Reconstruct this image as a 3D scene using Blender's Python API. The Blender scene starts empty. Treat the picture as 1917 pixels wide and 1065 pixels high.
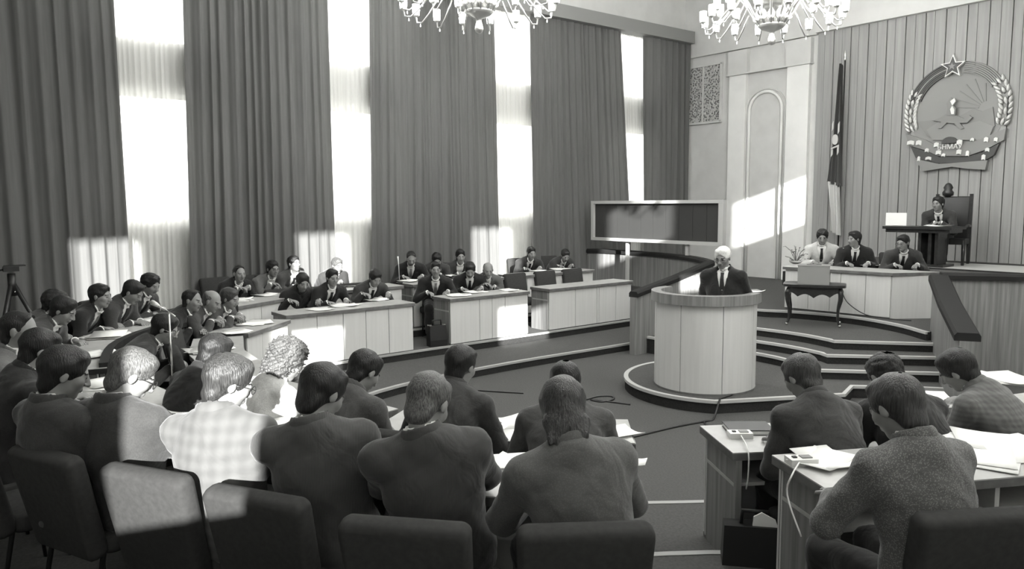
import bpy, math, random
import numpy as np
from mathutils import Vector, Matrix
random.seed(7)
PI = math.pi
SC = bpy.context.scene
COL = SC.collection

# ------------------------------------------------------------------ camera
# Room axes: X runs along the emblem wall, Y along the window wall, Z up, main floor at 0.
FPX, ROLL, EYE = 1420.0, 0.0075, 2.25
CXP, CYP = 958.5, 532.5
_d1 = np.array([2765 - CXP, 367 - CYP, FPX]); _d1 /= np.linalg.norm(_d1)
_n = np.cross(_d1, np.array([1, -ROLL, 0.])); _n /= np.linalg.norm(_n)
_up = -_n if _n[1] > 0 else _n
RW = np.array([np.cross(_d1, _up), _d1, _up])
CAMP = np.array([0, 0, EYE])
def ray(u, v): return RW @ np.array([u - CXP, v - CYP, FPX])
def atz(u, v, z): d = ray(u, v); return CAMP + d * ((z - EYE) / d[2])
def atx(u, v, x): d = ray(u, v); return CAMP + d * (x / d[0])
def aty(u, v, y): d = ray(u, v); return CAMP + d * (y / d[1])
def PXY(x, y, z):
    c = RW.T @ (np.array([x, y, z]) - CAMP); return c[0] / c[2] * FPX + CXP, c[1] / c[2] * FPX + CYP
cam = bpy.data.cameras.new('camera'); camo = bpy.data.objects.new('camera', cam); COL.objects.link(camo)
_r, _dn, _f = RW @ np.array([1, 0, 0]), RW @ np.array([0, 1, 0]), RW @ np.array([0, 0, 1])
camo.matrix_world = Matrix(((_r[0], -_dn[0], -_f[0], 0), (_r[1], -_dn[1], -_f[1], 0), (_r[2], -_dn[2], -_f[2], EYE), (0, 0, 0, 1)))
cam.sensor_width = 36; cam.lens = FPX * 36 / 1917; cam.clip_start = 0.05; cam.clip_end = 200
SC.camera = camo

# ------------------------------------------------------------------ sky, sun, exposure
W = bpy.data.worlds.new('sky'); SC.world = W; W.use_nodes = True
W.node_tree.nodes['Background'].inputs[0].default_value = (1, 1, 0.985, 1)
W.node_tree.nodes['Background'].inputs[1].default_value = 6.0
sun = bpy.data.lights.new('sun', 'SUN'); suno = bpy.data.objects.new('sun', sun); COL.objects.link(suno)
sun.energy = 30; sun.angle = math.radians(0.6); sun.color = (1, 1, 0.985)
suno.rotation_euler = Vector((-1, 0.52, -0.33)).to_track_quat('-Z', 'Y').to_euler(); suno.location = (20, -10, 12)
SC.view_settings.view_transform = 'Standard'; SC.view_settings.look = 'None'
SC.view_settings.exposure = 0.0; SC.view_settings.gamma = 1.0; SC.view_settings.use_curve_mapping = False
LAMP_W = 52.0          # one bulb of a chandelier
SC.cycles.use_denoising = True
SC.cycles.max_bounces = 6; SC.cycles.diffuse_bounces = 4; SC.cycles.glossy_bounces = 2
SC.cycles.transparent_max_bounces = 8; SC.cycles.sample_clamp_indirect = 6

# ------------------------------------------------------------------ materials (all procedural)
def _mat(name):
    m = bpy.data.materials.new(name); m.use_nodes = True
    nt = m.node_tree; b = nt.nodes['Principled BSDF']; return m, nt, b
def g3(v): return (v, v, v * 0.975, 1)
def plain(name, v, rough=0.6, spec=0.3, metal=0.0):
    m, nt, b = _mat(name)
    b.inputs['Base Color'].default_value = g3(v); b.inputs['Roughness'].default_value = rough
    b.inputs['Specular IOR Level'].default_value = spec; b.inputs['Metallic'].default_value = metal
    return m
def noisy(name, lo, hi, scale=(1, 1, 1), ns=8.0, detail=4, rough=0.7, spec=0.25, bump=0.0, bscale=None, metal=0.0):
    m, nt, b = _mat(name); N = nt.nodes; L = nt.links
    tc = N.new('ShaderNodeTexCoord'); mp = N.new('ShaderNodeMapping'); mp.inputs['Scale'].default_value = scale
    nz = N.new('ShaderNodeTexNoise'); nz.inputs['Scale'].default_value = ns; nz.inputs['Detail'].default_value = detail
    cr = N.new('ShaderNodeValToRGB'); cr.color_ramp.elements[0].color = g3(lo); cr.color_ramp.elements[1].color = g3(hi)
    cr.color_ramp.elements[0].position = 0.3; cr.color_ramp.elements[1].position = 0.7
    L.new(tc.outputs['Object'], mp.inputs[0]); L.new(mp.outputs[0], nz.inputs[0]); L.new(nz.outputs[0], cr.inputs[0]); L.new(cr.outputs[0], b.inputs['Base Color'])
    if bump:
        bp = N.new('ShaderNodeBump'); bp.inputs['Strength'].default_value = bump; bp.inputs['Distance'].default_value = 0.01
        if bscale:
            n2 = N.new('ShaderNodeTexNoise'); n2.inputs['Scale'].default_value = bscale; n2.inputs['Detail'].default_value = 3
            L.new(tc.outputs['Object'], n2.inputs[0]); L.new(n2.outputs[0], bp.inputs['Height'])
        else: L.new(nz.outputs[0], bp.inputs['Height'])
        L.new(bp.outputs[0], b.inputs['Normal'])
    b.inputs['Roughness'].default_value = rough; b.inputs['Specular IOR Level'].default_value = spec; b.inputs['Metallic'].default_value = metal
    return m
def emis(name, v, s):
    m, nt, b = _mat(name); b.inputs['Base Color'].default_value = g3(0.8)
    b.inputs['Emission Color'].default_value = g3(v); b.inputs['Emission Strength'].default_value = s; return m
def cloth(name, base, kind='plain', alt=None, scale=90, wr=0.45):
    """suit cloth: plain, stripe, tweed or plaid weave plus soft creases"""
    m, nt, b = _mat(name); N = nt.nodes; L = nt.links
    tc = N.new('ShaderNodeTexCoord'); alt = base * 1.6 if alt is None else alt
    def ramp(src, p0, p1, c0, c1):
        cr = N.new('ShaderNodeValToRGB'); cr.color_ramp.elements[0].position = p0; cr.color_ramp.elements[1].position = p1
        cr.color_ramp.elements[0].color = g3(c0); cr.color_ramp.elements[1].color = g3(c1); L.new(src, cr.inputs[0]); return cr.outputs[0]
    def wave(axis, sc):
        w = N.new('ShaderNodeTexWave'); w.wave_type = 'BANDS'; w.bands_direction = axis; w.inputs['Scale'].default_value = sc
        w.inputs['Distortion'].default_value = 0.4; w.inputs['Detail Scale'].default_value = 2
        L.new(tc.outputs['Object'], w.inputs[0]); return w.outputs[1]
    if kind == 'stripe': col = ramp(wave('X', scale / 6.28), 0.78, 0.97, base, alt)
    elif kind == 'tweed':
        v = N.new('ShaderNodeTexVoronoi'); v.inputs['Scale'].default_value = scale
        L.new(tc.outputs['Object'], v.inputs[0]); col = ramp(v.outputs[0], 0.18, 0.5, alt, base)
    elif kind == 'plaid':
        a = wave('X', scale / 6.28); c = wave('Z', scale / 6.28)
        mx = N.new('ShaderNodeMath'); mx.operation = 'ADD'; L.new(a, mx.inputs[0]); L.new(c, mx.inputs[1])
        mx2 = N.new('ShaderNodeMath'); mx2.operation = 'MULTIPLY'; mx2.inputs[1].default_value = 0.5; L.new(mx.outputs[0], mx2.inputs[0]); col = ramp(mx2.outputs[0], 0.1, 0.9, base, alt)
    else:
        nz = N.new('ShaderNodeTexNoise'); nz.inputs['Scale'].default_value = 160; L.new(tc.outputs['Object'], nz.inputs[0])
        col = ramp(nz.outputs[0], 0.3, 0.7, base * 0.85, base * 1.15)
    L.new(col, b.inputs['Base Color'])
    n2 = N.new('ShaderNodeTexNoise'); n2.inputs['Scale'].default_value = 7; n2.inputs['Detail'].default_value = 2.5; n2.inputs['Distortion'].default_value = 1.2
    L.new(tc.outputs['Object'], n2.inputs[0]); bp = N.new('ShaderNodeBump'); bp.inputs['Strength'].default_value = wr; bp.inputs['Distance'].default_value = 0.03
    L.new(n2.outputs[0], bp.inputs['Height']); L.new(bp.outputs[0], b.inputs['Normal'])
    b.inputs['Roughness'].default_value = 0.85; b.inputs['Specular IOR Level'].default_value = 0.2
    b.inputs['Sheen Weight'].default_value = 0.15; b.inputs['Sheen Roughness'].default_value = 0.5
    return m
def sheer_mat(name, transp, v=0.85):
    m, nt, b = _mat(name); N = nt.nodes; L = nt.links; N.remove(b); out = N['Material Output']
    t = N.new('ShaderNodeBsdfTransparent'); tl = N.new('ShaderNodeBsdfTranslucent'); tl.inputs[0].default_value = g3(v)
    df = N.new('ShaderNodeBsdfDiffuse'); df.inputs[0].default_value = g3(v)
    a = N.new('ShaderNodeMixShader'); a.inputs[0].default_value = 0.45; L.new(tl.outputs[0], a.inputs[1]); L.new(df.outputs[0], a.inputs[2])
    c = N.new('ShaderNodeMixShader'); c.inputs[0].default_value = 1 - transp; L.new(t.outputs[0], c.inputs[1]); L.new(a.outputs[0], c.inputs[2])
    L.new(c.outputs[0], out.inputs[0]); return m
def drape_mat(name, v, tr=0.12):
    m, nt, b = _mat(name); N = nt.nodes; L = nt.links; out = N['Material Output']
    tc = N.new('ShaderNodeTexCoord'); mp = N.new('ShaderNodeMapping'); mp.inputs['Scale'].default_value = (14, 14, 0.6)
    nz = N.new('ShaderNodeTexNoise'); nz.inputs['Scale'].default_value = 3; nz.inputs['Detail'].default_value = 5
    cr = N.new('ShaderNodeValToRGB'); cr.color_ramp.elements[0].color = g3(v * 0.8); cr.color_ramp.elements[1].color = g3(v * 1.2)
    L.new(tc.outputs['Object'], mp.inputs[0]); L.new(mp.outputs[0], nz.inputs[0]); L.new(nz.outputs[0], cr.inputs[0]); L.new(cr.outputs[0], b.inputs['Base Color'])
    b.inputs['Roughness'].default_value = 0.9; b.inputs['Specular IOR Level'].default_value = 0.15
    tl = N.new('ShaderNodeBsdfTranslucent'); tl.inputs[0].default_value = g3(v)
    mx = N.new('ShaderNodeMixShader'); mx.inputs[0].default_value = tr; L.new(b.outputs[0], mx.inputs[1]); L.new(tl.outputs[0], mx.inputs[2]); L.new(mx.outputs[0], out.inputs[0])
    return m
def grille_mat(name):
    m, nt, b = _mat(name); N = nt.nodes; L = nt.links
    tc = N.new('ShaderNodeTexCoord'); v = N.new('ShaderNodeTexVoronoi'); v.inputs['Scale'].default_value = 22
    cr = N.new('ShaderNodeValToRGB'); cr.color_ramp.elements[0].position = 0.35; cr.color_ramp.elements[1].position = 0.5
    cr.color_ramp.elements[0].color = g3(0.14); cr.color_ramp.elements[1].color = g3(0.5)
    L.new(tc.outputs['Object'], v.inputs[0]); L.new(v.outputs[0], cr.inputs[0]); L.new(cr.outputs[0], b.inputs['Base Color'])
    bp = N.new('ShaderNodeBump'); bp.inputs['Strength'].default_value = 0.9; bp.inputs['Distance'].default_value = 0.03
    L.new(v.outputs[0], bp.inputs['Height']); L.new(bp.outputs[0], b.inputs['Normal']); b.inputs['Roughness'].default_value = 0.7
    return m
M = dict(
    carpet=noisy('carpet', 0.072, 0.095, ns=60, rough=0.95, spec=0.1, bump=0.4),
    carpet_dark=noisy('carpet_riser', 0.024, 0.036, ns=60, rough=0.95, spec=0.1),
    nosing=plain('nosing', 0.46, 0.5), nosing_dull=plain('nosing_dull', 0.34, 0.6), plaster=noisy('plaster', 0.56, 0.62, ns=3, rough=0.8), plaster_white=noisy('plaster_white', 0.74, 0.8, ns=3, rough=0.85),
    ceiling=plain('ceiling_white', 0.8, 0.9), grille=grille_mat('carved_grille'),
    wood=noisy('light_wood', 0.54, 0.59, (9, 9, 0.35), 3.0, 6, 0.5, 0.3), wood_dark=noisy('grained_wood', 0.14, 0.26, (10, 10, 0.4), 3.0, 6, 0.45, 0.35),
    wood_top=noisy('desk_top_wood', 0.36, 0.46, (3, 3, 3), 3.0, 5, 0.35, 0.4), wood_edge=noisy('desk_edge_wood', 0.10, 0.16, (3, 3, 3), 4.0, 4, 0.45),
    board=noisy('wall_board', 0.27, 0.35, (8, 8, 0.3), 2.5, 5, 0.5, 0.3), seam=plain('seam', 0.03, 0.9, 0.1),
    rail=plain('padded_rail', 0.016, 0.7, 0.25), drape=drape_mat('drape_velvet', 0.125), sheer=sheer_mat('sheer_voile', 0.33), sheer_dense=sheer_mat('sheer_dense', 0.0, 0.7),
    pelmet=plain('pelmet_grey', 0.22, 0.7), glass=plain('dark_board', 0.05, 0.7, 0.08), frame=plain('board_frame', 0.42, 0.4, 0.4),
    chair=noisy('chair_cloth', 0.034, 0.044, ns=40, rough=0.9, spec=0.1, bump=0.05), leg=plain('black_metal', 0.012, 0.4, 0.5), chrome=plain('chrome', 0.7, 0.2, 0.5, 1.0),
    dark_wood=noisy('dark_polished_wood', 0.012, 0.03, (4, 4, 4), 4, 4, 0.3, 0.45), paper=plain('paper', 0.82, 0.8, 0.1), print_grey=plain('print_grey', 0.5, 0.8, 0.1),
    black=plain('black_leather', 0.012, 0.45, 0.4), grey_box=plain('grey_box', 0.24, 0.6), white_plastic=plain('white_plastic', 0.7, 0.4), cord_white=plain('white_cord', 0.75, 0.5),
    brass=plain('brass', 0.62, 0.28, 0.5, 0.85), crystal=plain('crystal', 0.8, 0.15, 0.6), shade=emis('lamp_shade_lit', 1.0, 6.0),
    leaf=plain('leaf', 0.05, 0.5), stem=plain('stem', 0.08, 0.6), flower=plain('flower', 0.55, 0.7), pot=plain('pot', 0.4, 0.5),
    gold=plain('emblem_gilt', 0.72, 0.35, 0.6), emb_mid=plain('emblem_mid', 0.24, 0.5), emb_dark=plain('emblem_dark', 0.07, 0.45), emb_field=plain('emblem_field', 0.27, 0.55),
    flag_dark=plain('flag_dark', 0.06, 0.7), flag_mid=plain('flag_mid', 0.17, 0.7), flag_light=plain('flag_light', 0.5, 0.7),
    facade=noisy('facade_plaster', 0.5, 0.56, ns=2, rough=0.9), win_dark=plain('facade_pane', 0.25, 0.2), rug=plain('rug_light', 0.42, 0.9, 0.1),
    skin=noisy('skin', 0.20, 0.235, ns=12, rough=0.5, spec=0.35), eye=plain('eye_brow', 0.02, 0.4), lip=plain('lip', 0.14, 0.5),
    hair=noisy('hair_black', 0.004, 0.02, (45, 45, 3), 4, 5, 0.42, 0.32, bump=0.5), hair_grey=noisy('hair_grey', 0.025, 0.15, (50, 50, 10), 4, 5, 0.45, 0.4, bump=0.6),
    hair_white=noisy('hair_white', 0.5, 0.75, (40, 40, 10), 4, 5, 0.6, 0.3, bump=0.4), hair_brown=noisy('hair_brown', 0.010, 0.06, (45, 45, 3), 4, 5, 0.38, 0.4, bump=0.6),
    shirt=plain('shirt_white', 0.72, 0.8, 0.15), tie=plain('tie_dark', 0.02, 0.6), tie_grey=plain('tie_grey', 0.2, 0.6), lens=plain('spectacle_frame', 0.02, 0.3, 0.5),
    steel_frame=plain('spectacle_steel', 0.6, 0.25, 0.5, 0.8),
    black_suit=cloth('suit_black', 0.017), charcoal=cloth('suit_charcoal', 0.04), grey_suit=cloth('suit_grey', 0.058), mid_suit=cloth('suit_mid', 0.11),
    pin=cloth('suit_pinstripe', 0.055, 'stripe', 0.10, 330), pin2=cloth('suit_pinstripe_dark', 0.045, 'stripe', 0.075, 380), pale=cloth('coat_pale', 0.08, 'plaid', 0.105, 36),
    tweed=cloth('jacket_tweed', 0.085, 'tweed', 0.19, 170), check=cloth('jacket_check', 0.13, 'plaid', 0.09, 70), white_suit=cloth('jacket_white', 0.5), brown_suit=cloth('suit_brown', 0.085, 'tweed', 0.11, 160),
    hair_light=noisy('hair_light', 0.02, 0.14, (50, 50, 10), 4, 5, 0.45, 0.4, bump=0.6),
    trouser=cloth('trouser_dark', 0.016), shoe=plain('shoe_black', 0.012, 0.3, 0.5),
)

# ------------------------------------------------------------------ mesh helpers
class MB:
    def __init__(s): s.v = []; s.f = []
    def add(s, vs, fs):
        o = len(s.v); s.v += [tuple(map(float, p)) for p in vs]; s.f += [tuple(i + o for i in f) for f in fs]; return s
    def box(s, c, d, rz=0.0, top=1.0):
        hx, hy, hz = d[0] / 2, d[1] / 2, d[2] / 2; cs, sn = math.cos(rz), math.sin(rz); P = []
        for k, t in ((-1, 1.0), (1, top)):
            for x, y in ((-hx, -hy), (hx, -hy), (hx, hy), (-hx, hy)):
                x *= t; y *= t; P.append((c[0] + x * cs - y * sn, c[1] + x * sn + y * cs, c[2] + k * hz))
        return s.add(P, [(3, 2, 1, 0), (4, 5, 6, 7), (0, 1, 5, 4), (1, 2, 6, 5), (2, 3, 7, 6), (3, 0, 4, 7)])
    def prism(s, poly, z0, z1):
        n = len(poly); a = sum(poly[i][0] * poly[(i + 1) % n][1] - poly[(i + 1) % n][0] * poly[i][1] for i in range(n))
        if a < 0: poly = poly[::-1]
        P = [(x, y, z0) for x, y in poly] + [(x, y, z1) for x, y in poly]
        return s.add(P, [tuple(range(n - 1, -1, -1)), tuple(range(n, 2 * n))] + [(i, (i + 1) % n, n + (i + 1) % n, n + i) for i in range(n)])
    def loops(s, L, closed=True, cap=True):
        n = len(L[0]); P = [p for l in L for p in l]; F = []
        for k in range(len(L) - 1):
            for i in range(n if closed else n - 1):
                j = (i + 1) % n; F.append((k * n + i, k * n + j, (k + 1) * n + j, (k + 1) * n + i))
        if cap and closed: F += [tuple(range(n - 1, -1, -1)), tuple((len(L) - 1) * n + i for i in range(n))]
        return s.add(P, F)
    def tube(s, pts, r, n=8):
        pts = [Vector(p) for p in pts]; L = []; rs = r if isinstance(r, (list, tuple)) else [r] * len(pts); ref = None
        for i, p in enumerate(pts):
            t = (pts[min(i + 1, len(pts) - 1)] - pts[max(i - 1, 0)]).normalized()
            if ref is None: ref = t.cross(Vector((0, 0, 1)) if abs(t.z) < 0.9 else Vector((1, 0, 0))).normalized()
            u = (ref - t * ref.dot(t)).normalized(); ref = u; w = t.cross(u)
            L.append([tuple(p + (u * math.cos(2 * PI * k / n) + w * math.sin(2 * PI * k / n)) * rs[i]) for k in range(n)])
        return s.loops(L)
    def lathe(s, prof, c=(0, 0, 0), n=16):
        return s.loops([[(c[0] + r * math.cos(2 * PI * k / n), c[1] + r * math.sin(2 * PI * k / n), c[2] + z) for k in range(n)] for r, z in prof])
    def strip(s, poly, off, z0, z1):
        """a band of thickness off standing on a plan polyline"""
        P = [Vector((p[0], p[1])) for p in poly]; Q = []
        for i, p in enumerate(P):
            t = (P[min(i + 1, len(P) - 1)] - P[max(i - 1, 0)]).normalized(); Q.append(p + Vector((-t.y, t.x)) * off)
        L = [[(p.x, p.y, z0), (q.x, q.y, z0), (q.x, q.y, z1), (p.x, p.y, z1)] for p, q in zip(P, Q)]
        return s.loops(L)
    def slab_xz(s, pts, y0, y1):
        n = len(pts); a = sum(pts[i][0] * pts[(i + 1) % n][1] - pts[(i + 1) % n][0] * pts[i][1] for i in range(n))
        if a < 0: pts = pts[::-1]
        P = [(x, y0, z) for x, z in pts] + [(x, y1, z) for x, z in pts]
        return s.add(P, [tuple(range(n)), tuple(range(2 * n - 1, n - 1, -1))] + [(i, n + i, n + (i + 1) % n, (i + 1) % n) for i in range(n)])
    def build(s, name, mat, parent=None, smooth=False, local=False):
        me = bpy.data.meshes.new(name); v = s.v
        if parent is not None and not local:
            o = root_of(parent); v = [(x - o[0], y - o[1], z - o[2]) for x, y, z in v]
        me.from_pydata(v, [], s.f); me.materials.append(mat if not isinstance(mat, str) else M[mat]); me.update()
        if smooth: me.shade_smooth()
        ob = bpy.data.objects.new(name, me); COL.objects.link(ob)
        if parent is not None: ob.parent = parent
        return ob
def root_of(o):
    x, y, z = o.location; p = o.parent
    while p is not None: x += p.location[0]; y += p.location[1]; z += p.location[2]; p = p.parent
    return x, y, z
def tag(o, label=None, cat=None, group=None, kind=None):
    if label: o['label'] = label
    if cat: o['category'] = cat
    if group: o['group'] = group
    if kind: o['kind'] = kind
    return o
def thing(name, loc, label, cat, group=None, rz=0.0):
    o = bpy.data.objects.new(name, None); COL.objects.link(o); o.location = loc; o.rotation_euler = (0, 0, rz); o.empty_display_size = 0.1
    return tag(o, label, cat, group)
def copy_tree(o, parent=None):
    c = o.copy(); COL.objects.link(c); c.parent = parent
    for ch in o.children: copy_tree(ch, c)
    return c
def struct(name, mb, mat, parent=None):
    o = mb.build(name, mat, parent)
    if parent is None: o['kind'] = 'structure'
    return o
def rslab(w0, w1, h, t, r=0.05, e=0.018, seg=5):
    """rounded upright slab in the local XZ plane, bottom width w0, top width w1, thickness t along y"""
    out = []
    for cx, cz, a0 in ((1, 1, 0), (-1, 1, 90), (-1, -1, 180), (1, -1, 270)):
        for k in range(seg + 1):
            a = math.radians(a0 + 90 * k / seg); w = (w1 if cz > 0 else w0) / 2
            out.append((cx * (w - r) + r * math.cos(a), (h if cz > 0 else 0) - cz * r + r * math.sin(a)))
    def ins(d):
        c = (0, h / 2); return [(c[0] + (x - c[0]) * (1 - 2 * d / max(w0, w1)), c[1] + (z - c[1]) * (1 - 2 * d / h)) for x, z in out]
    return [[(x, y, z) for x, z in ins(d)] for y, d in ((-t / 2, e), (-t / 2 + e * 0.6, e * 0.25), (-t / 2 + e * 1.6, 0), (t / 2 - e * 1.6, 0), (t / 2 - e * 0.6, e * 0.25), (t / 2, e))]
T1, T2, T3 = 0.11, 0.22, 0.34
S1, S2, S3, S4, S5, DAIS = 0.14, 0.25, 0.36, 0.47, 0.58, 1.17
XW, YF, XO, YB, ZC = -11.8, 14.65, 0.8, -6.5, 7.2     # window wall, emblem wall, opposite wall, rear wall, ceiling
DESK = 0.68

# ================================================================== THE ROOM
struct('floor', MB().box(((XW + XO) / 2, (YB + YF) / 2, -0.1), (XO - XW, YF - YB, 0.2)), 'carpet')
struct('ceiling', MB().box(((XW + XO) / 2, (YB + YF) / 2, ZC + 0.1), (XO - XW + 0.6, YF - YB + 0.6, 0.2)), 'ceiling')
struct('wall_back', MB().box(((XW + XO) / 2, YB - 0.1, ZC / 2), (XO - XW, 0.2, ZC)), 'plaster')

def holed_wall(name, xc, th, holes, mat):
    ys = sorted({YB, YF} | {h[0] for h in holes} | {h[1] for h in holes}); zs = sorted({0.0, ZC} | {h[2] for h in holes} | {h[3] for h in holes}); mb = MB()
    for a, b in zip(ys, ys[1:]):
        run = None
        for c, d in zip(zs, zs[1:]):
            open_ = any(h[0] <= a and b <= h[1] and h[2] <= c and d <= h[3] for h in holes)
            if not open_: run = (run[0], d) if run else (c, d)
            if (open_ or d == zs[-1]) and run:
                mb.box((xc, (a + b) / 2, sum(run) / 2), (th, b - a, run[1] - run[0])); run = None
    return struct(name, mb, mat)
def pane_mat():
    m, nt, b = _mat('window_glass'); N = nt.nodes; L = nt.links; N.remove(b)
    t = N.new('ShaderNodeBsdfTransparent'); t.inputs[0].default_value = (0.94, 0.94, 0.94, 1); gl = N.new('ShaderNodeBsdfGlossy'); gl.inputs['Roughness'].default_value = 0.05
    mx = N.new('ShaderNodeMixShader'); mx.inputs[0].default_value = 0.05; L.new(t.outputs[0], mx.inputs[1]); L.new(gl.outputs[0], mx.inputs[2]); L.new(mx.outputs[0], N['Material Output'].inputs[0]); return m
M['pane'] = pane_mat()
WIN_N = [0]
def window(x, y0, y1, z0, z1, bars=1):
    WIN_N[0] += 1; r = bpy.data.objects.new('window_%d' % WIN_N[0], None); COL.objects.link(r); r.location = (x, (y0 + y1) / 2, z0); r['kind'] = 'structure'
    f = MB(); w = 0.05; ym, zm = (y0 + y1) / 2, (z0 + z1) / 2
    for c, d in (((x, ym, z0 + w / 2), (0.06, y1 - y0, w)), ((x, ym, z1 - w / 2), (0.06, y1 - y0, w)), ((x, y0 + w / 2, zm), (0.06, w, z1 - z0)), ((x, y1 - w / 2, zm), (0.06, w, z1 - z0))): f.box(c, d)
    f.build('frame', 'plaster_white', r)
    n = bars + 1
    for k in range(bars):
        yy = y0 + (y1 - y0) * (k + 1) / n; MB().box((x, yy, zm), (0.05, 0.04, z1 - z0 - 0.1)).build('mullion', 'plaster_white', r)
    for k in range(n):
        a, b = y0 + (y1 - y0) * k / n, y0 + (y1 - y0) * (k + 1) / n
        MB().box((x, (a + b) / 2, zm), (0.006, b - a - 0.06, z1 - z0 - 0.1)).build('pane', 'pane', r)
    return r
WC = [2.8, 5.85, 9.3, 12.7]
holes = []
for c in WC: holes += [(c - 0.85, c + 0.85, 2.01, 3.85), (c - 0.85, c + 0.85, 4.56, 6.1)]
holed_wall('wall_left', XW - 0.15, 0.3, holes, 'plaster')
for h in holes: window(XW - 0.2, *h, bars=1)
# opposite wall, behind and right of the camera: five windows widened for fill light, partly covered by added blinds
OW = [(-4.75, -4.0), (-1.62, -0.76), (1.78, 2.72), (5.0, 5.85), (8.78, 9.65)]
oh = []
for a, b in OW: oh += [((a + b) / 2 - 0.95, (a + b) / 2 + 0.95, 2.25, 3.97), ((a + b) / 2 - 0.95, (a + b) / 2 + 0.95, 4.86, 5.94)]
holed_wall('wall_right', XO + 0.05, 0.1, oh, 'plaster')
for h in oh: window(XO + 0.06, *h, bars=0)
for a, b in OW:
    c = (a + b) / 2
    for y0, y1, sd in ((c - 1.1, a, 'left'), (b, c + 1.1, 'right')):
        tag(MB().box((XO - 0.015, (y0 + y1) / 2, 4.1), (0.012, y1 - y0, 4.0)).build('sheer_curtain', 'sheer_dense'), 'added white fill-light curtain on the %s side of the %s window from the rear wall' % (sd, ('first', 'second', 'third', 'fourth', 'fifth')[OW.index((a, b))]), 'curtain', 'added white curtains of the right-hand wall')  # unseen curtains added as soft fill from the camera side
for (a, b, z0, z1), where in (((OW[0][0], OW[0][1], 2.2, 4.0), 'farthest from the emblem wall'), ((OW[2][0], OW[2][1], 2.2, 3.3), 'half way along the hall'), ((OW[3][0], OW[3][1], 2.2, 3.62), 'by the end of the desks'), ((OW[4][0], OW[4][1], 2.2, 4.0), 'nearest the emblem wall')):
    tag(MB().box((XO - 0.03, (a + b) / 2, (z0 + z1) / 2), (0.012, b - a + 0.16, z1 - z0)).build('window_blind', 'sheer_dense'), 'added pale sun-shaping blind on the right-hand window ' + where, 'blind', 'added sun-shaping blinds on the right-hand windows')  # unseen blinds added to block part of the sun beams

# unseen drape added to slant the sun edge through the second window
tag(MB().add([(XO - 0.06, -0.93, 2.15), (XO - 0.06, -0.4, 2.15), (XO - 0.06, -0.4, 4.05), (XO - 0.06, -0.75, 4.05), (XO - 0.04, -0.93, 2.15), (XO - 0.04, -0.4, 2.15), (XO - 0.04, -0.4, 4.05), (XO - 0.04, -0.75, 4.05)], [(3, 2, 1, 0), (4, 5, 6, 7), (0, 1, 5, 4), (1, 2, 6, 5), (2, 3, 7, 6), (3, 0, 4, 7)]).build('drape', 'drape'), 'added dark curtain edge shaping the sun on the right-hand window behind the front row', 'curtain', 'dark window curtains')
# --- emblem wall
holes = []
struct('wall_front', MB().box(((XW + XO) / 2, YF + 0.15, ZC / 2), (XO - XW + 0.4, 0.3, ZC)), 'plaster')
struct('trim_1', MB().box(((XW - 8.48) / 2, YF - 0.05, (5.58 + ZC) / 2), (-8.48 - XW, 0.10, ZC - 5.58)).box(((-8.48 + XO) / 2, YF - 0.08, (5.6 + ZC) / 2), (XO + 8.48, 0.16, ZC - 5.6)), 'plaster')
# carved grille
gr = bpy.data.objects.new('trim_2', None); COL.objects.link(gr); gr.location = (-11.3, YF, 4.06); gr['kind'] = 'structure'
for x0, x1 in ((-11.78, -11.33), (-11.29, -10.83)):
    MB().box(((x0 + x1) / 2, YF - 0.012, 4.72), (x1 - x0, 0.024, 1.26)).build('grille_panel', 'grille', gr)
fr = MB()
for c, d in (((-11.3, YF - 0.03, 4.07), (1.02, 0.06, 0.045)), ((-11.3, YF - 0.03, 5.37), (1.02, 0.06, 0.045)), ((-10.81, YF - 0.03, 4.72), (0.05, 0.06, 1.3)), ((-11.31, YF - 0.03, 4.72), (0.03, 0.05, 1.3))): fr.box(c, d)
fr.build('frame', 'plaster', gr)
# pilasters with capital, entablature line and arched niche
pl = bpy.data.objects.new('trim_3', None); COL.objects.link(pl); pl.location = (-9.6, YF, S5); pl['kind'] = 'structure'
for x0, x1 in ((-10.55, -10.12), (-9.12, -8.62)):
    MB().box(((x0 + x1) / 2, YF - 0.05, (S5 + 5.02) / 2), (x1 - x0, 0.10, 5.02 - S5)).build('pilaster', 'plaster_white', pl)
    MB().box(((x0 + x1) / 2, YF - 0.06, 5.30), (x1 - x0 + 0.06, 0.12, 0.5)).build('capital', 'plaster', pl)
MB().box((-9.6, YF - 0.075, 5.04), (2.05, 0.15, 0.035)).build('moulding', 'plaster', pl)
arch = []
xc, rr = -9.66, 0.40
arch = [(xc - rr, S5 + 0.0)] + [(xc + rr * math.cos(PI - PI * k / 16), 4.2 + rr * math.sin(PI * k / 16)) for k in range(17)] + [(xc + rr, S5 + 0.0)]
MB().tube([(x, YF - 0.03, z) for x, z in arch], 0.035, 6).build('arch_moulding', 'plaster_white', pl, True)
MB().tube([(xc + (x - xc) * 1.17, YF - 0.01, z + (0.06 if z > 4 else 0)) for x, z in arch], 0.018, 6).build('arch_moulding', 'plaster', pl, True)
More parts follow.
